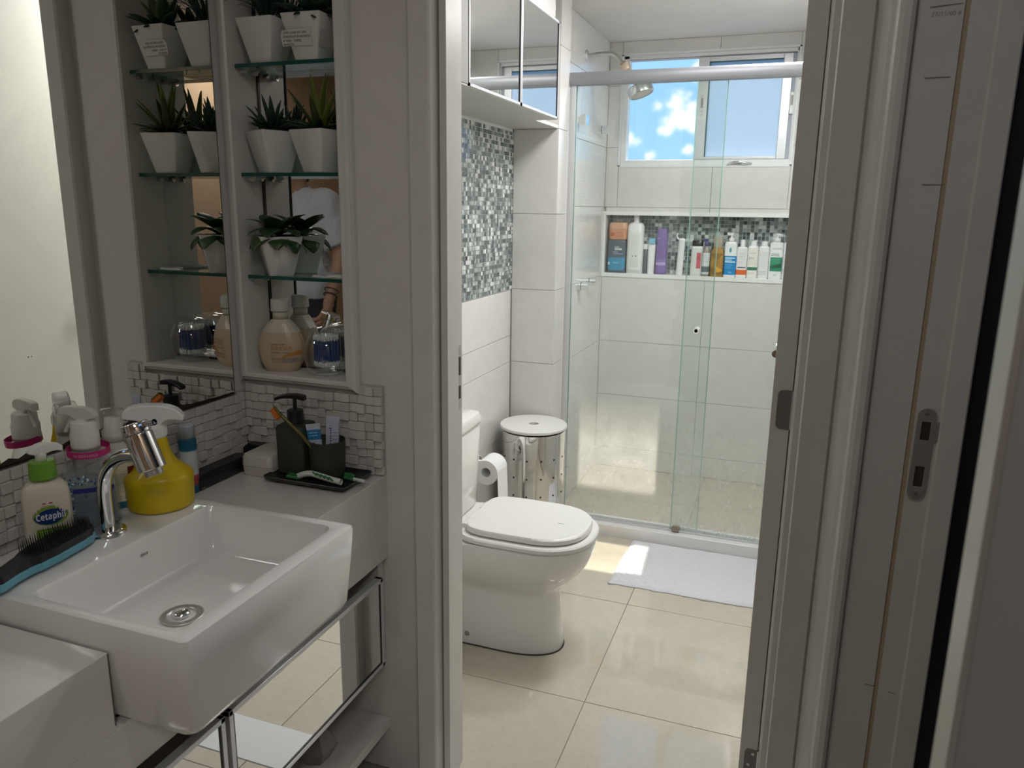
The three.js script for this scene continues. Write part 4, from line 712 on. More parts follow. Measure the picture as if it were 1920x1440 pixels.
{ // clear bottle with pink wristband
  const b = thing('spray_bottle', 'clear bottle with white sprayer, pink wristband and blue floral label behind the faucet', 'spray bottle', [-1.137, RIM, .950], .75);
  const f = se(.044, .030, 3.4), f1 = se(.043, .029, 3.4);
  mesh('body', bottle([[0, .040, .026, 3.4], [.004, .044, .030, 3.4], [.098, .043, .029, 3.4], [.116, .036, .026, 3], [.128, .026, .022, 2.4], [.136, .0235, .0215, 2], [.150, .022, .022, 2]]), phy(lin(.93, .95, .96), .05, { transmission: .92, thickness: 0, ior: 1.45 }), b);
  mesh('liquid', bottle([[.003, .038, .024, 3.4], [.006, .041, .0275, 3.4], [.085, .0405, .0268, 3.4]]), phy(lin(.74, .82, .86), .06, { transmission: .85, thickness: 0 }), b);
  mesh('label_print', wrapLabel(f, .012, .100, Math.PI * .84, Math.PI * .16, .0008, 20, f1), std(0xffffff, .5, { transparent: true, map: canvasTex(256, 256, (g) => {
    g.clearRect(0, 0, 256, 256); g.fillStyle = 'rgba(120,128,140,.62)'; g.fillRect(40, 76, 216, 180);
    for (let i = 0; i < 150; i++) { const k = rnd(), x = 6 + 50 * rnd() + (k > .6 ? 200 * rnd() : 0), y = k > .6 ? 6 + 46 * rnd() : 20 + 210 * rnd(); g.fillStyle = ['rgba(46,104,150,.9)', 'rgba(120,176,206,.9)', 'rgba(212,228,238,.9)', 'rgba(28,60,104,.9)'][Math.floor(rnd() * 4)]; g.beginPath(); g.ellipse(x, y, 3 + 6 * rnd(), 2 + 3 * rnd(), rnd() * 3, 0, 7); g.fill(); }
    g.fillStyle = '#232a7a'; g.fillRect(58, 70, 190, 24); text(g, 'G', 104, 112, 22, '#30343c', { bold: true }); lines(g, 70, 140, 160, 4, 18, 'rgba(60,66,80,.7)', 3); g.strokeStyle = '#c6ccd2'; g.lineWidth = 3; g.beginPath(); g.arc(220, 236, 8, 0, 7); g.stroke(); }) }), b);
  mesh('wristband', loft([[.136, .0395, .0345], [.136, .0405, .0355], [.148, .0405, .0355], [.148, .0395, .0345]].map(([y, a, c]) => ({ y: y, f: se(a * .84, c * .84, 2, .004, .006) })), 48, [false, false]).rotateX(.10).translate(0, -.002, -.014), std(lin(.50, .02, .17), .45), b);
  mesh('band_lettering', wrapLabel((t) => [.0343 * Math.cos(t) + .004, .0301 * Math.sin(t) + .006], .137, .147, Math.PI * .80, Math.PI * .25, .0003, 20).rotateX(.10).translate(0, -.002, -.014), std(0xffffff, .5, { transparent: true, map: canvasTex(256, 32, (g) => { g.clearRect(0, 0, 256, 32); text(g, 'DA ESPERANÇA', 128, 17, 24, '#e79ac0', { align: 'center', bold: true }); }) }), b);
  mesh('cap', lathe([[0, .140], [.0225, .140], [.0232, .147], [.0232, .168], [.0212, .173], [.0205, .188], [.0185, .191], [0, .191]], 36), std(lin(.74, .74, .70), .4), b);
  const hd = trigger(b, phy(lin(.80, .79, .74), .3, { transmission: .25, thickness: 0 }), .176); hd.rotation.y = 2.6; hd.scale.setScalar(.78); hd.position.y = .034;
}
{ // pale bottle with foam pump and printed back label
  const b = thing('foam_bottle', 'pale bottle with clear domed cap and a closely printed cream label behind the faucet', 'bottle', [-1.150, RIM, 1.022], .75);
  const f = se(.0285, .021, 3.4);
  mesh('body', bottle([[0, .027, .019, 3.4], [.004, .0285, .021, 3.4], [.112, .0285, .021, 3.4], [.124, .024, .019, 2.6], [.130, .0185, .0185, 2], [.136, .018, .018, 2]]), phy(lin(.80, .79, .72), .3, { transmission: .3, thickness: 0 }), b);
  mesh('label_print', wrapLabel(f, .006, .100, Math.PI * .88, Math.PI * .12, .0007, 20), print(canvasTex(256, 384, (g) => { g.fillStyle = '#e6dfc4'; g.fillRect(0, 0, 256, 384); lines(g, 40, 24, 190, 14, 13, '#6d6656', 3); lines(g, 40, 214, 190, 5, 12, '#8a8270', 2); for (let i = 0; i < 3; i++) { g.strokeStyle = '#6d6656'; g.lineWidth = 3; g.strokeRect(60 + i * 54, 286, 26, 26); } g.fillStyle = '#20657c'; g.fillRect(0, 330, 256, 54); g.fillStyle = '#6e1426'; g.fillRect(200, 60, 56, 70); })), b);
  mesh('pump_collar', lathe([[0, .134], [.0205, .134], [.0205, .152], [.016, .156], [.014, .176], [0, .176]], 32), std(lin(.74, .72, .64), .4), b);
  mesh('overcap', lathe([[.0215, .150], [.021, .184], [.018, .192], [0, .195]], 32), phy(lin(.95, .96, .95), .06, { transmission: .95, thickness: 0 }), b);
}
{ // lotion with green collar and oval badge
  const b = thing('lotion_bottle', 'cream lotion bottle with green collar, white pump and blue oval badge behind the hairbrush', 'lotion', [-1.140, RIM, .866], .95); b.scale.set(.80, .93, .80);
  const f = se(.046, .0275, 3.6), f1 = se(.0435, .0255, 3.6);
  mesh('body', bottle([[0, .043, .025, 3.6], [.004, .046, .0275, 3.6], [.088, .0445, .0265, 3.6], [.104, .0415, .0245, 3.4], [.113, .033, .0215, 2.8], [.118, .0215, .019, 2.1], [.124, .0195, .019, 2]]), std(lin(.70, .645, .53), .38), b);
  mesh('label_print', wrapLabel(f, .004, .104, Math.PI * .86, Math.PI * .14, .0006, 24, f1), std(0xffffff, .4, { transparent: true, map: canvasTex(512, 512, (g) => {
    g.clearRect(0, 0, 512, 512); g.translate(262, 256); g.scale(.80, .92); g.translate(-268, -256);
    g.fillStyle = '#b03a5c'; g.fillRect(196, 66, 176, 50); lines(g, 206, 78, 156, 2, 18, '#e9b6c4', 5); lines(g, 120, 132, 330, 2, 12, '#7d7769', 4);
    g.fillStyle = '#7f9c3c'; g.beginPath(); g.ellipse(286, 240, 226, 100, 0, 0, 7); g.fill(); g.fillStyle = '#12306e'; g.beginPath(); g.moveTo(74, 252); g.quadraticCurveTo(210, 120, 500, 206); g.quadraticCurveTo(420, 350, 210, 326); g.quadraticCurveTo(110, 314, 74, 252); g.fill();
    text(g, 'Cetaphil', 286, 246, 94, '#e9edf2', { align: 'center', bold: true });
    g.fillStyle = '#6f9a2c'; g.fillRect(90, 368, 380, 144); lines(g, 130, 392, 300, 4, 24, '#cfdcae', 6); }) }), b);
  mesh('collar', lathe([[0, .121], [.0250, .121], [.0258, .124], [.0245, .152], [.0225, .1545], [0, .1545]], 40), std(lin(.16, .36, .035), .35), b);
  mesh('pump', [lathe([[0, .153], [.0105, .153], [.0105, .166], [.0095, .170], [0, .170]], 28), new THREE.ExtrudeGeometry((() => { const s = new THREE.Shape(); s.moveTo(-.020, 0); s.bezierCurveTo(-.012, .011, .0, .012, .012, .0095); s.bezierCurveTo(.026, .008, .034, .006, .038, .002); s.lineTo(.038, -.004); s.bezierCurveTo(.028, .001, .016, -.001, .010, -.003); s.lineTo(-.012, -.003); s.closePath(); return s; })(), { depth: .014, bevelEnabled: true, bevelSize: .0025, bevelThickness: .0025, bevelSegments: 3 }).translate(0, .172, -.007).rotateY(.25)], std(lin(.80, .79, .74), .4), b);
}
{ // bottle cut by the left edge of the picture
  const b = thing('cream_bottle', 'white blue and red bottle at the left edge of the picture beside the hairbrush', 'bottle', [-1.122, RIM, .690], .9);
  const f = se(.041, .033, 2.6);
  mesh('body', bottle([[0, .038, .030, 2.6], [.004, .041, .033, 2.6], [.165, .041, .033, 2.6], [.180, .036, .030, 2.4], [.19, .024, .024, 2]]), std(lin(.74, .75, .77), .35), b);
  mesh('label_print', wrapLabel(f, .006, .160, Math.PI * .98, -.25, .0007, 30), print(canvasTex(256, 256, (g) => { g.fillStyle = '#d3d7de'; g.fillRect(0, 0, 256, 256); g.fillStyle = '#a9191f'; g.fillRect(0, 8, 256, 60); g.fillStyle = '#e0a53a'; g.fillRect(110, 34, 56, 20); g.fillStyle = '#17223f'; g.beginPath(); g.moveTo(90, 226); g.lineTo(256, 120); g.lineTo(256, 150); g.lineTo(130, 240); g.fill(); g.fillStyle = '#2c7fae'; g.beginPath(); g.moveTo(120, 240); g.lineTo(256, 152); g.lineTo(256, 214); g.lineTo(150, 256); g.fill(); g.fillStyle = '#0f5f9a'; g.fillRect(0, 224, 256, 32); lines(g, 10, 84, 100, 4, 14, '#8b95a6'); })), b);
  mesh('cap', lathe([[0, .188], [.026, .188], [.027, .192], [.026, .215], [.02, .222], [0, .222]], 36), std(lin(.78, .78, .78), .4), b);
}
{ // slim blue can in the corner by the mirror tiles
  const b = thing('spray_can', 'slim blue and white can half hidden behind the yellow mister', 'can', [-1.175, CT, 1.225], .9);
  mesh('body', lathe([[0, 0], [.017, 0], [.018, .002], [.018, .118], [.016, .124], [0, .124]], 36), print(canvasTex(128, 128, (g) => { g.fillStyle = '#16607c'; g.fillRect(0, 0, 128, 128); g.fillStyle = '#9fb4bb'; g.fillRect(0, 0, 128, 30); g.fillStyle = '#c9cdd0'; g.fillRect(0, 56, 128, 12); g.fillStyle = '#b04048'; g.fillRect(0, 68, 128, 5); })), b);
  mesh('cap', lathe([[0, .123], [.0165, .123], [.0165, .148], [.013, .153], [0, .154]], 36), phy(lin(.62, .68, .70), .2, { transmission: .4, thickness: 0 }), b);
}
{ // hairbrush
  const b = thing('hairbrush', 'black detangling hairbrush with pale blue back lying on the sink edge', 'hairbrush', [-1.083, RIM, .79], 0);
  // outline along local z (towards viewer = +z): head then handle
  const half = (s) => { const k = [[0, .004], [.03, .020], [.10, .030], [.2, .0335], [.45, .033], [.58, .028], [.68, .020], [.80, .0165], [.93, .017], [1, .006]]; for (let i = 1; i < k.length; i++) if (s <= k[i][0]) { const u = (s - k[i - 1][0]) / (k[i][0] - k[i - 1][0]); return k[i - 1][1] + (k[i][1] - k[i - 1][1]) * (u * u * (3 - 2 * u)); } return .006; };
  const L = .215, mid = (s) => [.012 - .0 * s + (-.022) * (1 - s) + .030 * s * s, -.112 + L * s]; // centre line x, z
  const slab = (y0, y1, grow, mat, name, rise = 0) => { const n = 40, ring = []; for (let i = 0; i <= n; i++) { const s = i / n, [x, z] = mid(s), w = half(s) + grow; ring.push([x + w, z]); } for (let i = n; i >= 0; i--) { const s = i / n, [x, z] = mid(s), w = half(s) + grow; ring.push([x - w, z]); }
    const sh = new THREE.Shape(ring.map(([x, z]) => new THREE.Vector2(x, -z))); return mesh(name, new THREE.ExtrudeGeometry(sh, { depth: y1 - y0, bevelEnabled: true, bevelSize: .0025, bevelThickness: .0025, bevelOffset: -.0025, bevelSegments: 3 }).rotateX(-Math.PI / 2).translate(0, y0, 0), mat, b); };
  slab(.0026, .010, 0, std(lin(.14, .40, .50), .35), 'back_shell'); slab(.0130, .022, -.0012, M.black, 'brush_body');
  const br = []; for (let i = 0; i < 26; i++) for (let j = 0; j < 9; j++) { const s = .035 + .56 * i / 25, u = (j - 4) / 4.4, [x, z] = mid(s), w = half(s) - .006; const long = (i + j) % 2; br.push(new THREE.ConeGeometry(.0013, .020 + .004 * long, 5).translate(x + u * w, .031 + .002 * long, z)); }
  mesh('bristles', br, M.black, b).userData.kind = 'stuff';
  b.rotation.z = .10; b.position.y += .003;
}
// ---------------------------------------------------------------- tray with soap dispenser, cup and brushes
const TY = CT + .014;
{
  const t = thing('tray', 'black rectangular tray on little feet at the far end of the counter', 'tray', [-.966, CT, 1.389]);
  const hw = .100, hd = .056;
  mesh('plate', loft([[.007, O2(0)], [.0085, O2(.0025)], [.0135, O2(.0045)], [.0155, O2(.005)], [.0155, O2(.003)], [.0125, O2(0)], [.0120, O2(-.004)]].map(([y, f]) => ({ y, f })), 48), std(lin(.012, .012, .013), .3), t);
  mesh('rim_wire', tube(Array.from({ length: 40 }, (_, i) => { const [x, z] = O2(.0048)(i / 40 * Math.PI * 2); return [x, .0158, z]; }), .0011, 160, 8, true), std(lin(.10, .10, .10), .3, { metalness: .8 }), t);
  for (const [x, z] of [[-.075, .045], [.075, .045], [-.075, -.045], [.075, -.045]]) mesh('foot', lathe([[0, 0], [.0045, 0], [.0055, .002], [.005, .008], [0, .008]], 20, [x, 0, z]), M.black, t);
  function O2(g) { return rrect(-hw - g, hw + g, -hd - g, hd + g, .008); }
}
{
  const green = std(lin(.030, .042, .024), .55), d = thing('soap_dispenser', 'dark olive square soap dispenser with black pump on the tray', 'soap dispenser', [-1.030, CT + .0125, 1.404], .14);
  mesh('body', loft([[0, .031], [.002, .033], [.105, .034], [.110, .032], [.112, .028]].map(([y, w]) => ({ y, f: rrect(-w, w, -w, w, .006) })), 48), green, d);
  mesh('collar', lathe([[0, .110], [.0175, .110], [.0185, .113], [.0180, .141], [.016, .143], [0, .143]], 36), M.black, d);
  mesh('stem', cyl(.0045, .0045, .030, [0, .155, 0]), M.black, d);
  mesh('pump_head', new THREE.ExtrudeGeometry((() => { const s = new THREE.Shape(); s.moveTo(-.046, -.002); s.bezierCurveTo(-.030, .008, .01, .012, .024, .005); s.lineTo(.024, -.002); s.bezierCurveTo(.0, .003, -.03, .002, -.044, -.006); s.closePath(); return s; })(), { depth: .013, bevelEnabled: true, bevelSize: .0015, bevelThickness: .002, bevelSegments: 2 }).translate(0, .169, -.0065), M.black, d);
  const c = thing('tumbler', 'dark olive cup holding a toothbrush and two tubes on the tray', 'cup', [-.948, CT + .0125, 1.402]);
  mesh('body', lathe([[0, 0], [.036, 0], [.038, .002], [.0405, .082], [.0398, .083], [.0385, .082], [.036, .005], [0, .004]], 56), green, c);
}
{
  const b = thing('toothbrush', 'olive see-through toothbrush with orange bristles leaning in the cup', 'toothbrush', [-.955, CT + .018, 1.398]);
  const P = [[.012, 0, .004], [-.008, .055, .024], [-.028, .092, .037], [-.047, .112, .042], [-.068, .130, .044], [-.080, .141, .044]];
  mesh('handle', tube(P, .0038, 60, 12), phy(lin(.22, .19, .05), .15, { transmission: .4, thickness: 0 }), b);
  const dir = new THREE.Vector3(-.014, .012, -.004).normalize();
  const head = mesh('head', box(.030, .005, .012, [0, 0, 0], .002).applyQuaternion(new THREE.Quaternion().setFromUnitVectors(new THREE.Vector3(1, 0, 0), dir)).translate(-.083, .1435, .044), phy(lin(.22, .19, .05), .2, { transmission: .3, thickness: 0 }), b);
  const tuft = []; for (let i = 0; i < 9; i++) for (let j = 0; j < 4; j++) tuft.push(cyl(.0011, .0011, .011, [-.012 + i * .003, .0078, -.0045 + j * .003], 6));
  mesh('bristles', tuft.map((g) => g.rotateX(-.2).applyQuaternion(new THREE.Quaternion().setFromUnitVectors(new THREE.Vector3(1, 0, 0), dir)).translate(-.083, .1435, .044)), std(lin(.85, .24, .03), .6), head).userData.kind = 'stuff';
}
{
  const tubeT = (label, x, d, h, turn, tilt, draw) => { const t = thing('paste_tube', label, 'tube', [x, CT + .020, d], turn); const tex = canvasTex(128, 256, draw);
    const g = new THREE.BoxGeometry(.029, h, .013, 1, 8, 1), p = g.attributes.position; for (let i = 0; i < p.count; i++) { const k = (p.getY(i) / h + .5); p.setZ(i, p.getZ(i) * (1 - .86 * k)); p.setX(i, p.getX(i) * (.92 + .12 * k)); } g.computeVertexNormals();
    mesh('tube_body', g.translate(0, h / 2, 0), print(tex), t); mesh('crimp', box(.0316, .010, .0022, [0, h, 0], .0005), std(lin(.55, .58, .68), .35), t); t.rotation.z = tilt; return t; };
  tubeT('small white tube with a bright blue band standing in the olive cup', -.962, 1.390, .108, .35, .10, (g) => { g.fillStyle = '#c7cddf'; g.fillRect(0, 0, 128, 256); g.fillStyle = '#2b7fb8'; g.fillRect(0, 20, 128, 54); lines(g, 20, 34, 80, 2, 16, '#bfe0f0', 5); g.fillStyle = '#27336b'; g.beginPath(); g.moveTo(20, 90); g.lineTo(60, 90); g.lineTo(84, 220); g.lineTo(50, 220); g.fill(); });
  tubeT('taller lilac-white tube standing in the olive cup, right of the blue banded one', -.934, 1.397, .126, .15, -.05, (g) => { g.fillStyle = '#bdbfd2'; g.fillRect(0, 0, 128, 256); g.save(); g.translate(50, 40); g.rotate(1.55); text(g, 'protetor', 0, 0, 34, '#4a4c86', { bold: true }); g.restore(); lines(g, 76, 60, 40, 9, 16, '#6f7299', 4); g.fillStyle = '#9aa04a'; g.fillRect(14, 200, 22, 40); });
}
{
  const r = thing('toothbrush', 'white and green striped toothbrush lying across the front of the black tray', 'toothbrush', [-.940, CT + .0125, 1.352], -.10);
  const P = [[-.052, .006, .006], [-.036, .013, .004], [-.018, .0165, .002], [.012, .0135, 0], [.038, .0105, -.001], [.060, .009, -.002]];
  mesh('handle', [tube(P, .0068, 50, 16)], std(lin(.72, .76, .70), .35), r);
  for (let i = 0; i < 5; i++) mesh('grip_stripe', tube([[-.012 + i * .011, .0218 - i * .0012, .004], [-.006 + i * .011, .0212 - i * .0012, .0065], [.002 + i * .011, .0175 - i * .0012, .0078]], .0017, 14, 8), std(lin(.02, .20, .045), .5), r);
  mesh('head', [box(.034, .006, .013, [-.062, .0045, .009], .002)], std(lin(.06, .26, .08), .4), r);
  mesh('bristles', Array.from({ length: 12 }, (_, i) => box(.0035, .008, .0028, [-.074 + (i % 6) * .0046, .0075, .006 + Math.floor(i / 6) * .0055])), std(lin(.03, .16, .05), .7), r);
  const q = thing('toothbrush', 'second green toothbrush head peeking out behind the olive cup foot on the tray', 'toothbrush', [-.884, CT + .0125, 1.388], -.25);
  mesh('head', box(.030, .006, .012, [0, .0045, 0], .002), std(lin(.05, .22, .07), .4), q); mesh('bristles', Array.from({ length: 12 }, (_, i) => box(.0032, .008, .0026, [-.011 + (i % 6) * .0042, .0105, -.003 + Math.floor(i / 6) * .005])), std(lin(.05, .24, .08), .7), q);
  mesh('handle', tube([[.012, .004, 0], [.03, .005, -.002], [.046, .005, -.004]], .004, 16, 10), std(lin(.72, .76, .70), .35), q);
}
{
  const s = thing('soap_box', 'closed off-white plastic soap box on the counter beside the olive dispenser', 'soap box', [-1.108, CT, 1.402], .02);
  mesh('base', loft([[0, .036, .045], [.003, .039, .049], [.024, .040, .050]].map(([y, a, c]) => ({ y, f: rrect(-a, a, -c, c, .012) })), 48), std(lin(.60, .56, .50), .45), s);
  mesh('lid', loft([[.0248, .0405, .0505], [.044, .0395, .0495], [.050, .037, .047], [.052, .032, .042]].map(([y, a, c]) => ({ y, f: rrect(-a, a, -c, c, .012) })), 48), std(lin(.62, .58, .52), .45), s);
  const b = thing('razor_case', 'long black case lying against the mirror tiles behind the yellow mister', 'case', [-1.177, CT, 1.312], 0);
  mesh('body', loft([[0, .018, .083], [.003, .020, .086], [.030, .020, .086], [.036, .016, .082]].map(([y, a, c]) => ({ y, f: rrect(-a, a, -c, c, .006) })), 48), M.black, b);
  mesh('lid_seam', loft([[.0215, .0206, .0866], [.0228, .0206, .0866]].map(([y, a, c]) => ({ y, f: rrect(-a, a, -c, c, .006) })), 48), M.blackMatt, b);
  mesh('clip', box(.004, .006, .012, [.021, .006, .072], .001), std(lin(.10, .10, .11), .3), b);
  const w = thing('hair_clip', 'black ribbed clip lying in the tiled corner behind the soap box', 'clip', [-1.158, CT, 1.4335], .06);
  mesh('body', new THREE.ExtrudeGeometry((() => { const s = new THREE.Shape(); s.moveTo(-.034, 0); s.lineTo(-.036, .040); s.lineTo(-.024, .050); s.lineTo(.046, .047); s.lineTo(.048, .002); s.closePath(); return s; })(), { depth: .020, bevelEnabled: true, bevelSize: .002, bevelThickness: .002, bevelSegments: 2 }).translate(0, 0, -.010), M.black, w);
  for (let i = 0; i < 4; i++) mesh('rib', box(.060, .0018, .002, [.0, .012 + i * .008, .0125]), std(lin(.03, .02, .04), .4), w);
}
// ---------------------------------------------------------------- niche: glass shelves, pots, bottle and jar
const shelfMat = phy(lin(.80, .93, .89), .03, { transmission: .96, thickness: 0, ior: 1.5 }), edgeMat = phy(lin(.010, .095, .075), .08, { transmission: .15, thickness: 0 });
const SH = [1.222, 1.451, 1.681];
SH.forEach((y, i) => {
  const s = thing('glass_shelf', ['lowest green-edged glass shelf of the niche, under the broad-leaved plant', 'middle green-edged glass shelf of the niche, under the yellow-green agave', 'upper green-edged glass shelf of the niche, under the labelled pot'][i], 'shelf', [(NX0 + NX1) / 2, y, 1.511]);
  const w = NX1 - NX0 - .002;
  mesh('glass', box(w, .008, .072, [0, .004, 0]), shelfMat, s); mesh('front_edge', box(w, .0079, .0016, [0, .004, .0366]), edgeMat, s);
  for (const x of [-w / 2 + .004]) for (const z of [.018, -.018]) mesh('shelf_clip', [cyl(.0055, .0055, .012, [x + .004, -.004, z], 16, 'x'), box(.006, .004, .009, [x + .012, -.002, z], .001)], M.steel, s);
  for (const x of [w / 2 - .004]) for (const z of [.018, -.018]) mesh('shelf_clip', [cyl(.0055, .0055, .012, [x - .004, -.004, z], 16, 'x')], M.steel, s);
});
function leafGeo(L, Wd, Tk, bend, prof, nl = 7, na = 6, cup = 0) { // fleshy leaf from the origin along +y, bending towards +z
  const pos = [], idx = []; let y = 0, z = 0;
  for (let i = 0; i <= nl; i++) {
    const s = i / nl, a = bend[0] + (bend[1] - bend[0]) * s; if (i) { y += Math.cos(a) * L / nl; z += Math.sin(a) * L / nl; }
    const w = Math.max(.0004, prof(s) * Wd / 2), t = Math.max(.0003, Tk / 2 * (.35 + .65 * prof(s)) * (s > .97 ? .3 : 1));
    for (let k = 0; k < na; k++) { const q = k / na * 6.2832, u = Math.cos(q) * w, v = Math.sin(q) * t - cup * Math.abs(u) * -1; pos.push(u, y - Math.sin(a) * v, z + Math.cos(a) * v); }
  }
  for (let i = 0; i < nl; i++) for (let k = 0; k < na; k++) { const a = i * na + k, b = i * na + (k + 1) % na, c = a + na, e = b + na; idx.push(a, b, c, b, e, c); }
  const g = new THREE.BufferGeometry(); g.setAttribute('position', new THREE.Float32BufferAttribute(pos, 3)); g.setIndex(idx); g.computeVertexNormals();
  g.setAttribute('uv', new THREE.Float32BufferAttribute(new Float32Array(pos.length / 3 * 2), 2)); return g;
}
const potMat = phy(lin(.78, .775, .755), .14, { clearcoat: .4 }), soilMat = std(lin(.018, .012, .009), .95);
function pot(label, x, y, d, turn) {
  const t = thing('potted_plant', label, 'potted plant', [x, y, d], turn, 'potted plants in the niche');
  const R = (w) => rrect(-w, w, -w, w, .004);
  mesh('pot', loft([[0, .026], [.0015, .0275], [.087, .0468], [.0885, .0472], [.0895, .0462], [.0885, .0442], [.072, .0405]].map(([q, w]) => ({ y: q, f: R(w) })), 48, [true, false]), potMat, t);
  mesh('soil', loft([{ y: .070, f: R(.0395) }, { y: .078, f: R(.0412) }, { y: .081, f: R(.03) }], 48), soilMat, t);
  return t;
}
const greens = { dark: std(lin(.012, .045, .028), .45), deep: std(lin(.018, .055, .018), .4), mid: std(lin(.035, .085, .022), .42), yellow: std(lin(.13, .16, .018), .42), olive: std(lin(.05, .075, .018), .45) };
const pick = (...a) => a[Math.floor(rnd() * a.length)];
function rosette(t, rings, y = .078) { for (const r of rings) for (let i = 0; i < r.n; i++) { const m = mesh('leaf', r.g, pick(...r.m), t); const low = r.tilt > .8; m.position.set(0, y + (r.y || 0) + (low ? .012 : 0), 0); m.rotation.set(Math.min(r.tilt, .98) + rr(-.1, .1), i / r.n * 6.2832 + (r.o || 0) + rr(-.12, .12), 0, 'YXZ'); const k = rr(1.28, 1.6) * (low ? .86 : 1); m.scale.set(k, k, k); } }
const spear = (s) => Math.min(1, .55 + s * 1.6) * Math.pow(Math.max(0, 1 - s), .62), plump = (s) => Math.sin(Math.min(1, .12 + s * .82) * Math.PI) * (.72 + .4 * s) + .05, oval = (s) => s < .12 ? .10 : Math.sin((s - .12) / .88 * Math.PI * .96) + .02;
{ // upper shelf, left: tuft of thin blades
  const t = pot('potted plant with a tuft of thin arching blades, left on the upper glass shelf', -1.127, SH[2] + .008, 1.506, 0);
  const bl = []; for (let i = 0; i < 70; i++) { const g = leafGeo(rr(.09, .17), .0046, .0016, [rr(.0, .25), rr(.7, 2.1)], spear, 7, 4); g.rotateY(rr(0, 6.28)); g.translate(rr(-.008, .008), .078, rr(-.008, .008)); bl.push(g); }
  mesh('blades', bl, greens.dark, t).userData.kind = 'stuff';
  rosette(t, [{ n: 7, g: leafGeo(.085, .012, .003, [.05, .3], spear), m: [greens.dark], tilt: .35 }]);
}
const label2 = (w, h, rows, tear) => canvasTex(512, Math.round(512 * h / w), (g, W2, H2) => { g.clearRect(0, 0, W2, H2); g.fillStyle = '#d9d6d0'; g.beginPath(); tear.forEach(([x, y], i) => i ? g.lineTo(x * W2, y * H2) : g.moveTo(x * W2, y * H2)); g.fill(); rows.forEach(([s, x, y]) => text(g, s, x * W2, y * H2, H2 * .175, '#2c2a28', { bold: true })); });
{ // upper shelf, right: thick leaves, paper label across the front
  const t = pot('potted succulent with a torn printed label across its pot, right on the upper glass shelf', -1.008, SH[2] + .008, 1.500, .05);
  rosette(t, [{ n: 7, g: leafGeo(.062, .019, .006, [.1, .5], plump), m: [greens.olive, greens.mid], tilt: .18 }, { n: 9, g: leafGeo(.058, .018, .006, [.2, .9], plump), m: [greens.dark, greens.deep], tilt: .62, o: .3 }, { n: 9, g: leafGeo(.05, .017, .006, [.3, 1.1], plump), m: [greens.dark], tilt: 1.0 }]);
  const tex = label2(.078, .036, [['JOÃO JARM DE LIRA', .10, .24], ['CORREDOR DOMINGOS', .06, .46], ['4º ANO - TARDE', .06, .68], ['MARISTA', .06, .88]], [[.06, .10], [.5, .05], [.97, .02], [.99, .97], [.5, .96], [.03, .98], [.01, .62], [0, .35]]);
  mesh('label_print', new THREE.PlaneGeometry(.074, .035).rotateX(.212).translate(-.0135, .042, .0397), std(0xffffff, .6, { map: tex, transparent: true }), t);
  const tx2 = label2(.05, .036, [['JARM', .08, .3], ['2º SÉRIE', .08, .6]], [[0, 0], [.9, .05], [1, .5], [.86, .9], [0, 1]]);
  mesh('label_wrap', new THREE.PlaneGeometry(.036, .034).rotateX(.212).rotateY(Math.PI / 2).translate(.0380, .041, .016), std(lin(.66, .65, .62), .6), t);
}
{ // middle shelf, left: dense dark rosette
  const t = pot('potted dark green pointed rosette, left on the middle glass shelf', -1.124, SH[1] + .008, 1.506, -.50);
  rosette(t, [{ n: 6, g: leafGeo(.058, .016, .005, [.0, .25], spear), m: [greens.dark], tilt: .12 }, { n: 9, g: leafGeo(.055, .016, .005, [.1, .3], spear), m: [greens.dark, greens.deep], tilt: .48, o: .3 }, { n: 11, g: leafGeo(.052, .015, .005, [.1, .3], spear), m: [greens.dark, greens.deep], tilt: .85 }, { n: 11, g: leafGeo(.046, .014, .005, [.2, .2], spear), m: [greens.dark], tilt: 1.15, o: .2 }]);
}
{ // middle shelf, right: yellow-green agave
  const t = pot('potted yellow-green spiky agave, right on the middle glass shelf', -1.001, SH[1] + .008, 1.503, -.16);
  rosette(t, [{ n: 4, g: leafGeo(.086, .021, .004, [.0, .15], spear), m: [greens.yellow], tilt: .12 }, { n: 7, g: leafGeo(.080, .019, .004, [.1, .35], spear), m: [greens.yellow, greens.olive], tilt: .45, o: .4 }, { n: 8, g: leafGeo(.062, .017, .004, [.3, .6], spear), m: [greens.olive, greens.deep], tilt: .85 }, { n: 8, g: leafGeo(.052, .016, .004, [.5, .5], spear), m: [greens.deep], tilt: 1.15, o: .3 }]);
}
{ // lowest shelf: broad drooping leaves
  const t = pot('potted plant with broad drooping dark leaves, alone on the lowest glass shelf', -1.123, SH[0] + .008, 1.503, -.79);
  rosette(t, [{ n: 5, g: leafGeo(.066, .034, .002, [.1, 1.5], oval, 9, 6, .2), m: [greens.deep, greens.mid], tilt: .08, y: .012 }, { n: 6, g: leafGeo(.060, .032, .002, [.0, 2.3], oval, 9, 6, .2), m: [greens.deep, greens.mid], tilt: .14, y: .008 }, { n: 8, g: leafGeo(.062, .034, .002, [.1, 2.5], oval, 9, 6, .2), m: [greens.deep, greens.mid], tilt: .42, o: .5 }, { n: 7, g: leafGeo(.040, .010, .002, [.2, .9], spear), m: [greens.dark], tilt: .8 }], .074);
}
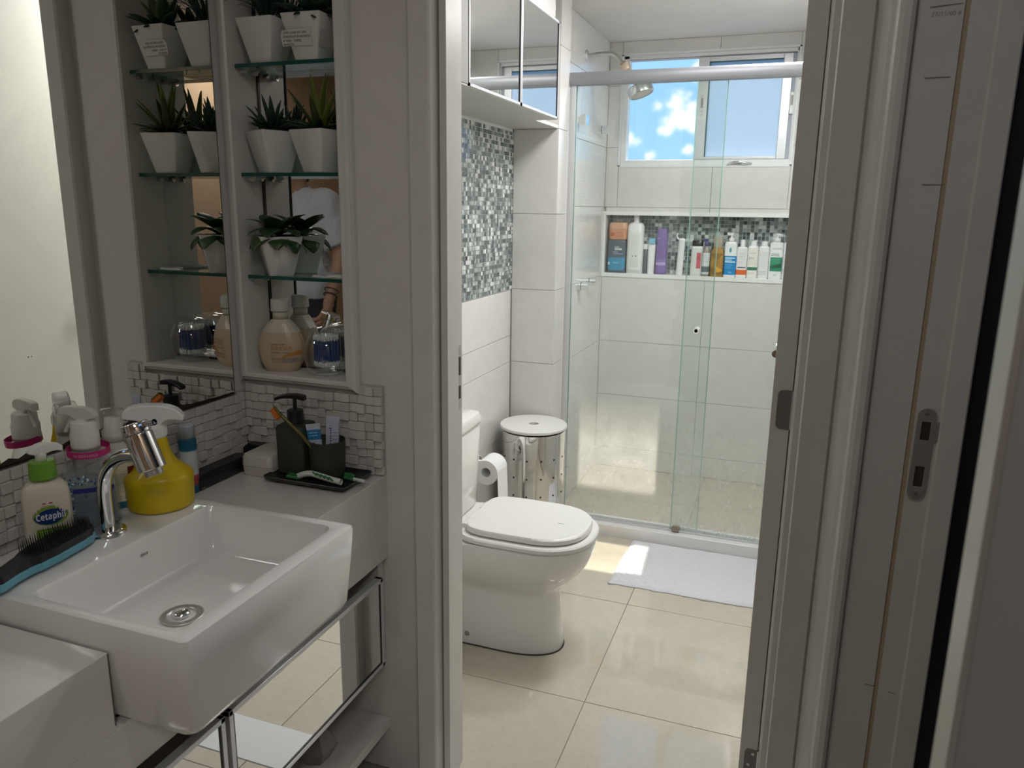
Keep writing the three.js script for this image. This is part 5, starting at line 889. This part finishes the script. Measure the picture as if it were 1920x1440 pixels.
{
  const c = thing('charging_cable', 'thin white cable coiled on the lowest glass shelf beside the broad-leaved plant', 'cable', [-.990, SH[0] + .008, 1.508]);
  const p = []; for (let i = 0; i <= 40; i++) { const a = i / 40 * 6.2832 * 2.2; p.push([.022 + .030 * Math.cos(a) + .004 * Math.sin(a * .7), .0022 + .0018 * (i / 40), .020 * Math.sin(a)]); }
  mesh('cord', tube([...p, [.01, .003, .030], [-.012, .003, .026]], .0017, 160, 8), std(lin(.74, .74, .72), .5), c);
  mesh('plug', box(.018, .005, .010, [-.022, .0035, .024], .0015), std(lin(.72, .72, .70), .45), c);
}
{
  const b = thing('lotion_bottle', 'rounded beige liquid soap bottle with pale pump on the niche floor', 'lotion', [-1.135, NY0 + .0003, 1.509], .28);
  const prof = [[0, .036, .024], [.003, .040, .027], [.02, .0495, .031], [.045, .0545, .033], [.070, .0535, .0325], [.092, .045, .029], [.108, .034, .025], [.118, .024, .021], [.122, .019, .019]], fs = (w, k) => se(w, k, 2.3);
  const milk = phy(lin(.66, .53, .36), .3, { transmission: .12, thickness: 0 });
  mesh('body', loft(prof.map(([y, w, k]) => ({ y, f: fs(w, k) })), 56), milk, b);
  mesh('upper_body', loft([[.0935, .0452, .0292], [.1085, .0342, .0252], [.1185, .0242, .0212], [.1235, .0192, .0192]].map(([y, w, k]) => ({ y, f: fs(w, k) })), 56, [false, false]), phy(lin(.76, .70, .58), .3, { transmission: .2, thickness: 0 }), b);
  mesh('label_print', wrapLabel(fs(.0505, .0312), .020, .072, Math.PI * .60, Math.PI * .10, .0034, 24, fs(.0530, .0322)), std(0xffffff, .5, { transparent: true, map: canvasTex(256, 256, (g) => { g.clearRect(0, 0, 256, 256); text(g, 'sabonete', 20, 24, 26, '#4a3d2c'); text(g, 'EREVA', 20, 70, 56, 'rgba(198,132,84,.9)'); text(g, 'líquido corpo', 20, 122, 24, '#4a3d2c'); g.fillStyle = '#c98a3e'; g.beginPath(); g.moveTo(100, 170); g.quadraticCurveTo(180, 110, 250, 96); g.lineTo(256, 150); g.quadraticCurveTo(180, 150, 110, 180); g.fill(); text(g, '*', 16, 158, 30, '#a5502e'); lines(g, 20, 186, 200, 2, 16, '#8a4a2a', 5); g.fillStyle = '#93a7b8'; g.fillRect(110, 210, 146, 12); lines(g, 20, 224, 190, 2, 14, '#5b4c3a', 3); }) }), b);
  mesh('neck', lathe([[0, .121], [.0175, .121], [.0175, .140], [.0165, .142], [0, .142]], 32), std(lin(.70, .66, .54), .4), b);
  mesh('pump', [lathe([[0, .141], [.0205, .141], [.0215, .144], [.0205, .168], [.018, .171], [0, .171]], 36), box(.022, .009, .012, [.012, .168, 0], .003)], std(lin(.62, .62, .56), .4), b);
}
{
  const j = thing('swab_jar', 'round clear jar with a knobbed lid full of cotton swabs on the niche floor', 'jar', [-1.011, NY0 + .0003, 1.509]);
  const gl = phy(lin(.97, .985, .985), .015, { transmission: 1, thickness: 0, ior: 1.75 });
  mesh('glass', lathe([[0, .001], [.026, .001], [.037, .005], [.0475, .020], [.0515, .042], [.0505, .062], [.0455, .080], [.0385, .094], [.0375, .098]], 64), gl, j);
  mesh('inner_glass', lathe([[.0350, .098], [.0345, .090], [.0355, .040], [.033, .022], [.025, .014], [0, .0135]], 56), gl, j);
  mesh('rim', [new THREE.TorusGeometry(.0368, .0016, 10, 56).rotateX(Math.PI / 2).translate(0, .098, 0), new THREE.TorusGeometry(.0255, .0018, 10, 48).rotateX(Math.PI / 2).translate(0, .0022, 0)], gl, j);
  mesh('lid', [lathe([[.0395, .0985], [.040, .103], [.031, .109], [.012, .1125], [.005, .1135], [.0065, .120], [.0055, .1255], [0, .127]], 48)], gl, j);
  const s = thing('cotton_swabs', 'bundle of blue-stemmed cotton swabs standing inside the clear jar', 'cotton swabs', [-1.011, NY0 + .0165, 1.509]);
  const st = [], tips = []; for (let i = 0; i < 90; i++) { const a = i * 2.39996, r = .0292 * Math.sqrt((i + .5) / 90), x = Math.cos(a) * r, z = Math.sin(a) * r, y = .0005 + rr(0, .003) + .003 * (r / .03) ** 2; st.push(cyl(.00125, .00125, .060, [x, y + .036, z], 6)); for (const q of [y + .006, y + .066]) tips.push(new THREE.SphereGeometry(.0026, 8, 6).scale(1, 2.3, 1).translate(x, q, z)); }
  mesh('stems', st, std(lin(.012, .085, .32), .4), s).userData.kind = 'stuff'; mesh('cotton_tips', tips, std(lin(.85, .85, .84), .95), s).userData.kind = 'stuff'; s.userData.kind = 'stuff';
}
{ // vase on the low shelf
  const v = thing('vase', 'grey angular glass vase with a dark twig on the low shelf under the vanity', 'vase', [-.935, .1495, 1.285], .4);
  const g8 = (r) => (t) => { const k = Math.round(t / (Math.PI / 3)), a = t; const R = r * Math.cos(Math.PI / 6) / Math.cos(((a % (Math.PI / 3)) + Math.PI / 3) % (Math.PI / 3) - Math.PI / 6); return [R * Math.cos(a), R * Math.sin(a)]; };
  mesh('body', toCreasedNormals(loft([[0, .030], [.040, .052], [.072, .030], [.096, .017], [.104, .019]].map(([y, r]) => ({ y, f: g8(r) })), 48, [true, false]), .3), phy(lin(.36, .35, .33), .06, { transmission: .45, thickness: 0 }), v);
  mesh('twig', [tube([[0, .02, 0], [.004, .09, 0], [.02, .125, -.03], [.035, .14, -.075]], .002, 30, 6), tube([[.004, .09, 0], [.03, .12, -.005], [.05, .13, -.03]], .0016, 20, 6)], std(lin(.03, .028, .02), .7), v);
  const lf = []; for (let i = 0; i < 130; i++) { const k = rr(.15, 1), g = leafGeo(.016, .0045, .001, [0, .3], spear, 4, 4); g.rotateX(rr(-1.4, 1.4)); g.rotateY(rr(0, 6.28)); g.translate(.012 + .030 * k + rr(-.014, .014), .10 + .012 * k + rr(-.014, .014), -.085 * k + rr(-.012, .012)); lf.push(g); }
  mesh('leaves', lf, std(lin(.018, .022, .016), .6), v).userData.kind = 'stuff';
}
// ---------------------------------------------------------------- the person taking the picture, seen only in the niche mirror
{
  const V = (x, y, d) => new THREE.Vector3(x, y, -d), U = (x, y, d) => V(x, y > 1.0 ? y - .035 : y, d);
  const smin = (a, b, k) => { const h = Math.max(0, k - Math.abs(a - b)) / k; return Math.min(a, b) - h * h * k * .25; };
  const cap = (p, a, b, ra, rb) => { const ab = b.clone().sub(a), t = Math.max(0, Math.min(1, p.clone().sub(a).dot(ab) / ab.lengthSq())); return p.distanceTo(a.clone().addScaledVector(ab, t)) - (ra + (rb - ra) * t); };
  function field(bones, k, p) { let d = 1e3; for (const [a, b, ra, rb, kk] of bones) d = smin(d, cap(p, a, b, ra, rb), kk || k); return d; }
  function surface(center, size, res, f) {
    const mc = new MarchingCubes(res, M.black, false, false, 200000); mc.isolation = 0;
    const p = new THREE.Vector3(), h = res / 2;
    for (let z = 0; z < res; z++) for (let y = 0; y < res; y++) for (let x = 0; x < res; x++) { p.set((x - h) / h * size + center.x, (y - h) / h * size + center.y, (z - h) / h * size + center.z); mc.field[x + y * res + z * res * res] = -f(p); }
    mc.update();
    const n = mc.count, g = new THREE.BufferGeometry(), pos = new Float32Array(n * 3), nor = new Float32Array(n * 3);
    for (let i = 0; i < n * 3; i++) { pos[i] = mc.positionArray[i] * size + center.getComponent(i % 3); nor[i] = mc.normalArray[i]; }
    g.setAttribute('position', new THREE.BufferAttribute(pos, 3)); g.setAttribute('normal', new THREE.BufferAttribute(nor, 3)); g.setAttribute('uv', new THREE.BufferAttribute(new Float32Array(n * 2), 2)); return g;
  }
  const D = -.30;
  const LS = V(-.165, 1.388, D), RS = V(.175, 1.395, D), LE = V(-.262, 1.15, D + .01), LW = V(-.262, .935, D + .14), RE = V(.285, 1.20, D + .09), RW = V(.165, 1.36, D + .235);
  const HIPS = U(0, .94, D), NECK = U(0, 1.47, D - .005), HEAD = U(0, 1.615, D + .02);
  const LH = V(-.09, .90, D), RH = V(.09, .90, D), LK = V(-.105, .49, D + .03), RK = V(.105, .49, D + .03), LA = V(-.11, .085, D - .01), RA = V(.11, .085, D - .01);
  const torso = [[U(0, 1.36, D), U(0, 1.22, D), .105, .10], [U(-.075, 1.34, D), U(.075, 1.34, D), .105, .105], [U(-.05, 1.12, D), U(.05, 1.12, D), .10, .10], [U(-.06, .95, D - .01), U(.06, .95, D - .01), .105, .105], [U(0, 1.40, D), NECK, .075, .056], [U(0, 1.20, D), HIPS, .10, .10], [LS, U(-.07, 1.42, D), .058, .07], [RS, U(.07, 1.42, D), .058, .07]];
  const arms = [[LS, LE, .052, .040], [LE, LW, .039, .026], [RS, RE, .052, .040], [RE, RW, .039, .026]];
  const legs = [[LH, LK, .085, .055], [LK, LA, .056, .038], [RH, RK, .085, .055], [RK, RA, .056, .038]];
  const neck = [[NECK, U(0, 1.56, D + .012), .055, .055]];
  const skull = [[U(0, 1.635, D + .0), U(0, 1.625, D + .03), .083, .075], [U(0, 1.585, D + .045), U(0, 1.555, D + .062), .055, .036]];
  const bodyF = (p) => field([...torso, ...arms, ...legs, ...neck, ...skull], .035, p);
  const parts = [surface(V(0, .86, D + .06), .92, 118, bodyF)];
  // hands: palm, five fingers
  const hand = (wrist, dir, palmN, curl, thumbSide, out) => {
    const f = dir.clone().normalize(), n = palmN.clone().addScaledVector(f, -palmN.dot(f)).normalize(), s = new THREE.Vector3().crossVectors(f, n).multiplyScalar(thumbSide), B = [];
    const at = (a, b, c) => wrist.clone().addScaledVector(f, a).addScaledVector(s, b).addScaledVector(n, c);
    B.push([wrist.clone().addScaledVector(f, -.03), at(.03, 0, 0), .024, .024]);
    for (let i = 0; i < 4; i++) B.push([at(.02, (i - 1.5) * .014, 0), at(.082 - (i === 3 ? .008 : 0), (i - 1.5) * -.019, 0), .014, .0125]);
    [.044, .050, .047, .036].forEach((L, i) => { let q = at(.084 - (i === 3 ? .008 : 0), (i - 1.5) * -.020, 0), a = curl[0]; for (let j = 0; j < 3; j++) { const l = L * [.95, .62, .5][j], e = q.clone().addScaledVector(f, Math.cos(a) * l).addScaledVector(n, Math.sin(a) * l); B.push([q, e, .0092 - j * .0008, .0086 - j * .001, .008]); q = e; a += curl[1]; } });
    let q = at(.022, .028, .004); for (const [a, b, c] of [[.030, .022, .012], [.028, .008, .016], [.022, .002, .012]]) { const e = q.clone().addScaledVector(f, a).addScaledVector(s, b).addScaledVector(n, c); B.push([q, e, .0115, .0100, .012]); q = e; }
    parts.push(surface(at(.07, 0, .015), .135, 88, (p) => field(B, .012, p))); return at;
  };
  const lat = hand(LW, V(.0, -.9, -.05).sub(new THREE.Vector3(0, 0, .45)), V(1, 0, 0), [.5, .6], 1);
  hand(RW, V(-.45, .08, -.30).sub(new THREE.Vector3(0, 0, .25)), V(-.3, 0, .5), [.7, .7], 1);
  // face on a finer grid: nose, brow, chin, lips, ears
  const face = [...skull, [U(0, 1.622, D + .098), U(0, 1.590, D + .118), .008, .013], [U(-.014, 1.588, D + .104), U(.014, 1.588, D + .104), .009, .009], [U(-.03, 1.645, D + .088), U(.03, 1.645, D + .088), .012, .012], [U(-.018, 1.560, D + .098), U(.018, 1.560, D + .098), .0075, .0075], [U(-.018, 1.549, D + .097), U(.018, 1.549, D + .097), .008, .008], [U(0, 1.525, D + .088), U(0, 1.53, D + .09), .018, .018], ...[-1, 1].map((s) => [U(s * .083, 1.635, D + .005), U(s * .080, 1.592, D + .012), .014, .010])];
  parts.push(surface(V(0, 1.61, D + .03), .15, 96, (p) => field([...face, ...neck], .014, p)));
  const t = new THREE.Group(); t.name = 'person'; scene.add(t);
  t.userData = { label: 'person in a white shirt with two dark bracelets, mirrored behind the niche plants', category: 'person' };
  mesh('body', parts, std(lin(.42, .235, .16), .55), t);
  for (const s of [-1, 1]) mesh('eye', [new THREE.SphereGeometry(.0118, 18, 14).translate(s * .031, 1.587, -(D + .0965))], std(lin(.75, .73, .70), .2), t);
  for (const s of [-1, 1]) mesh('iris', [new THREE.SphereGeometry(.0056, 14, 10).translate(s * .031, 1.587, -(D + .1045))], std(lin(.04, .025, .015), .2), t);
  const shirt = (p) => { let d = field([...torso, [LS, LE, .064, .062], [RS, RE, .064, .062], [U(-.07, 1.0, D), U(.07, 1.0, D), .118, .118]], .05, p) - .013 + .004 * noise(p.x * 14, p.y * 7, p.z * 14) + .002 * noise(p.x * 40, p.y * 18, p.z * 40); d = Math.max(d, .88 - p.y); for (const [a, b] of [[LS, LE], [RS, RE]]) { const u = b.clone().sub(a).normalize(), s = p.clone().sub(a).dot(u); if (p.distanceTo(a.clone().addScaledVector(u, s)) < .10 && Math.abs(p.x) > .12) d = Math.max(d, s - .22); } return Math.max(d, .068 - p.distanceTo(U(0, 1.505, D + .012))); };
  mesh('shirt', surface(V(0, 1.18, D), .42, 110, shirt), std(lin(.50, .51, .56), .85), t);
  mesh('trousers', surface(V(0, .53, D), .56, 100, (p) => Math.max(field(legs.map(([a, b, ra, rb]) => [a, b, ra + .018, rb + .024]).concat([[V(-.07, .94, D), V(.07, .94, D), .112, .112]]), .03, p), p.y - .99, .07 - p.y)), std(lin(.02, .024, .035), .85), t);
  for (const s of [-1, 1]) mesh('shoe', loft([[0, .044, .125], [.012, .046, .13], [.03, .045, .125], [.055, .040, .085], [.085, .040, .050]].map(([y, a, c]) => ({ y, f: se(a, c, 2.6, 0, -(c < .1 ? -.03 : 0)) })), 40).translate(s * .112, 0, -(D + .055)), std(lin(.03, .03, .03), .6), t);
  mesh('hair', surface(V(0, 1.64, D), .16, 60, (p) => Math.max(field([[U(0, 1.655, D - .012), U(0, 1.645, D + .018), .094, .085], [U(0, 1.60, D - .045), U(0, 1.57, D - .035), .06, .05]], .03, p), Math.min(p.z * -1 - (D + .055), 1) * .7 + (1.625 - p.y) * .7)), std(lin(.018, .012, .009), .7), t);
  const wr = new THREE.Vector3().subVectors(LE, LW).normalize(), qz = new THREE.Quaternion().setFromUnitVectors(new THREE.Vector3(0, 0, 1), wr);
  for (const [s, r, k] of [[.022, .0036, .0335], [.048, .0026, .0355]]) mesh('bracelet', new THREE.TorusGeometry(k, r, 10, 40).applyQuaternion(qz).translate(...LW.clone().addScaledVector(wr, s).toArray()), std(lin(.012, .010, .012), .45), t);
  const ph = thing('phone', 'dark phone held up in front of the person with the white shirt', 'phone', [.045, 1.385, -.034]);
  mesh('body', box(.150, .074, .0085, [0, 0, 0], .004), M.black, ph);
  mesh('lens', [cyl(.006, .006, .002, [-.058, .02, .0048].map((v, i) => i === 2 ? -.0052 : v), 20, 'z'), cyl(.006, .006, .002, [-.058, .0, -.0052], 20, 'z')], std(lin(.01, .01, .014), .1), ph);
  const ky = thing('key_bunch', 'small bunch of keys hanging from the hand with the bracelets', 'keys', [0, 0, 0]);
  const kp = lat(.10, 0, .035); ky.position.copy(kp);
  mesh('key_ring', new THREE.TorusGeometry(.012, .0012, 8, 30), M.chrome, ky);
  for (const [a, w] of [[-.3, .009], [.05, .008], [.35, .009]]) mesh('key', [cyl(w, w, .002, [0, -.020, 0], 20, 'z'), box(.006, .028, .002, [0, -.040, 0]), box(.009, .004, .002, [.002, -.046, 0])], M.chrome, ky).rotation.z = a;
}
scene.traverse((o) => { if (o.isMesh) { o.castShadow = true; o.receiveShadow = true; } });
renderer.render(scene, camera);
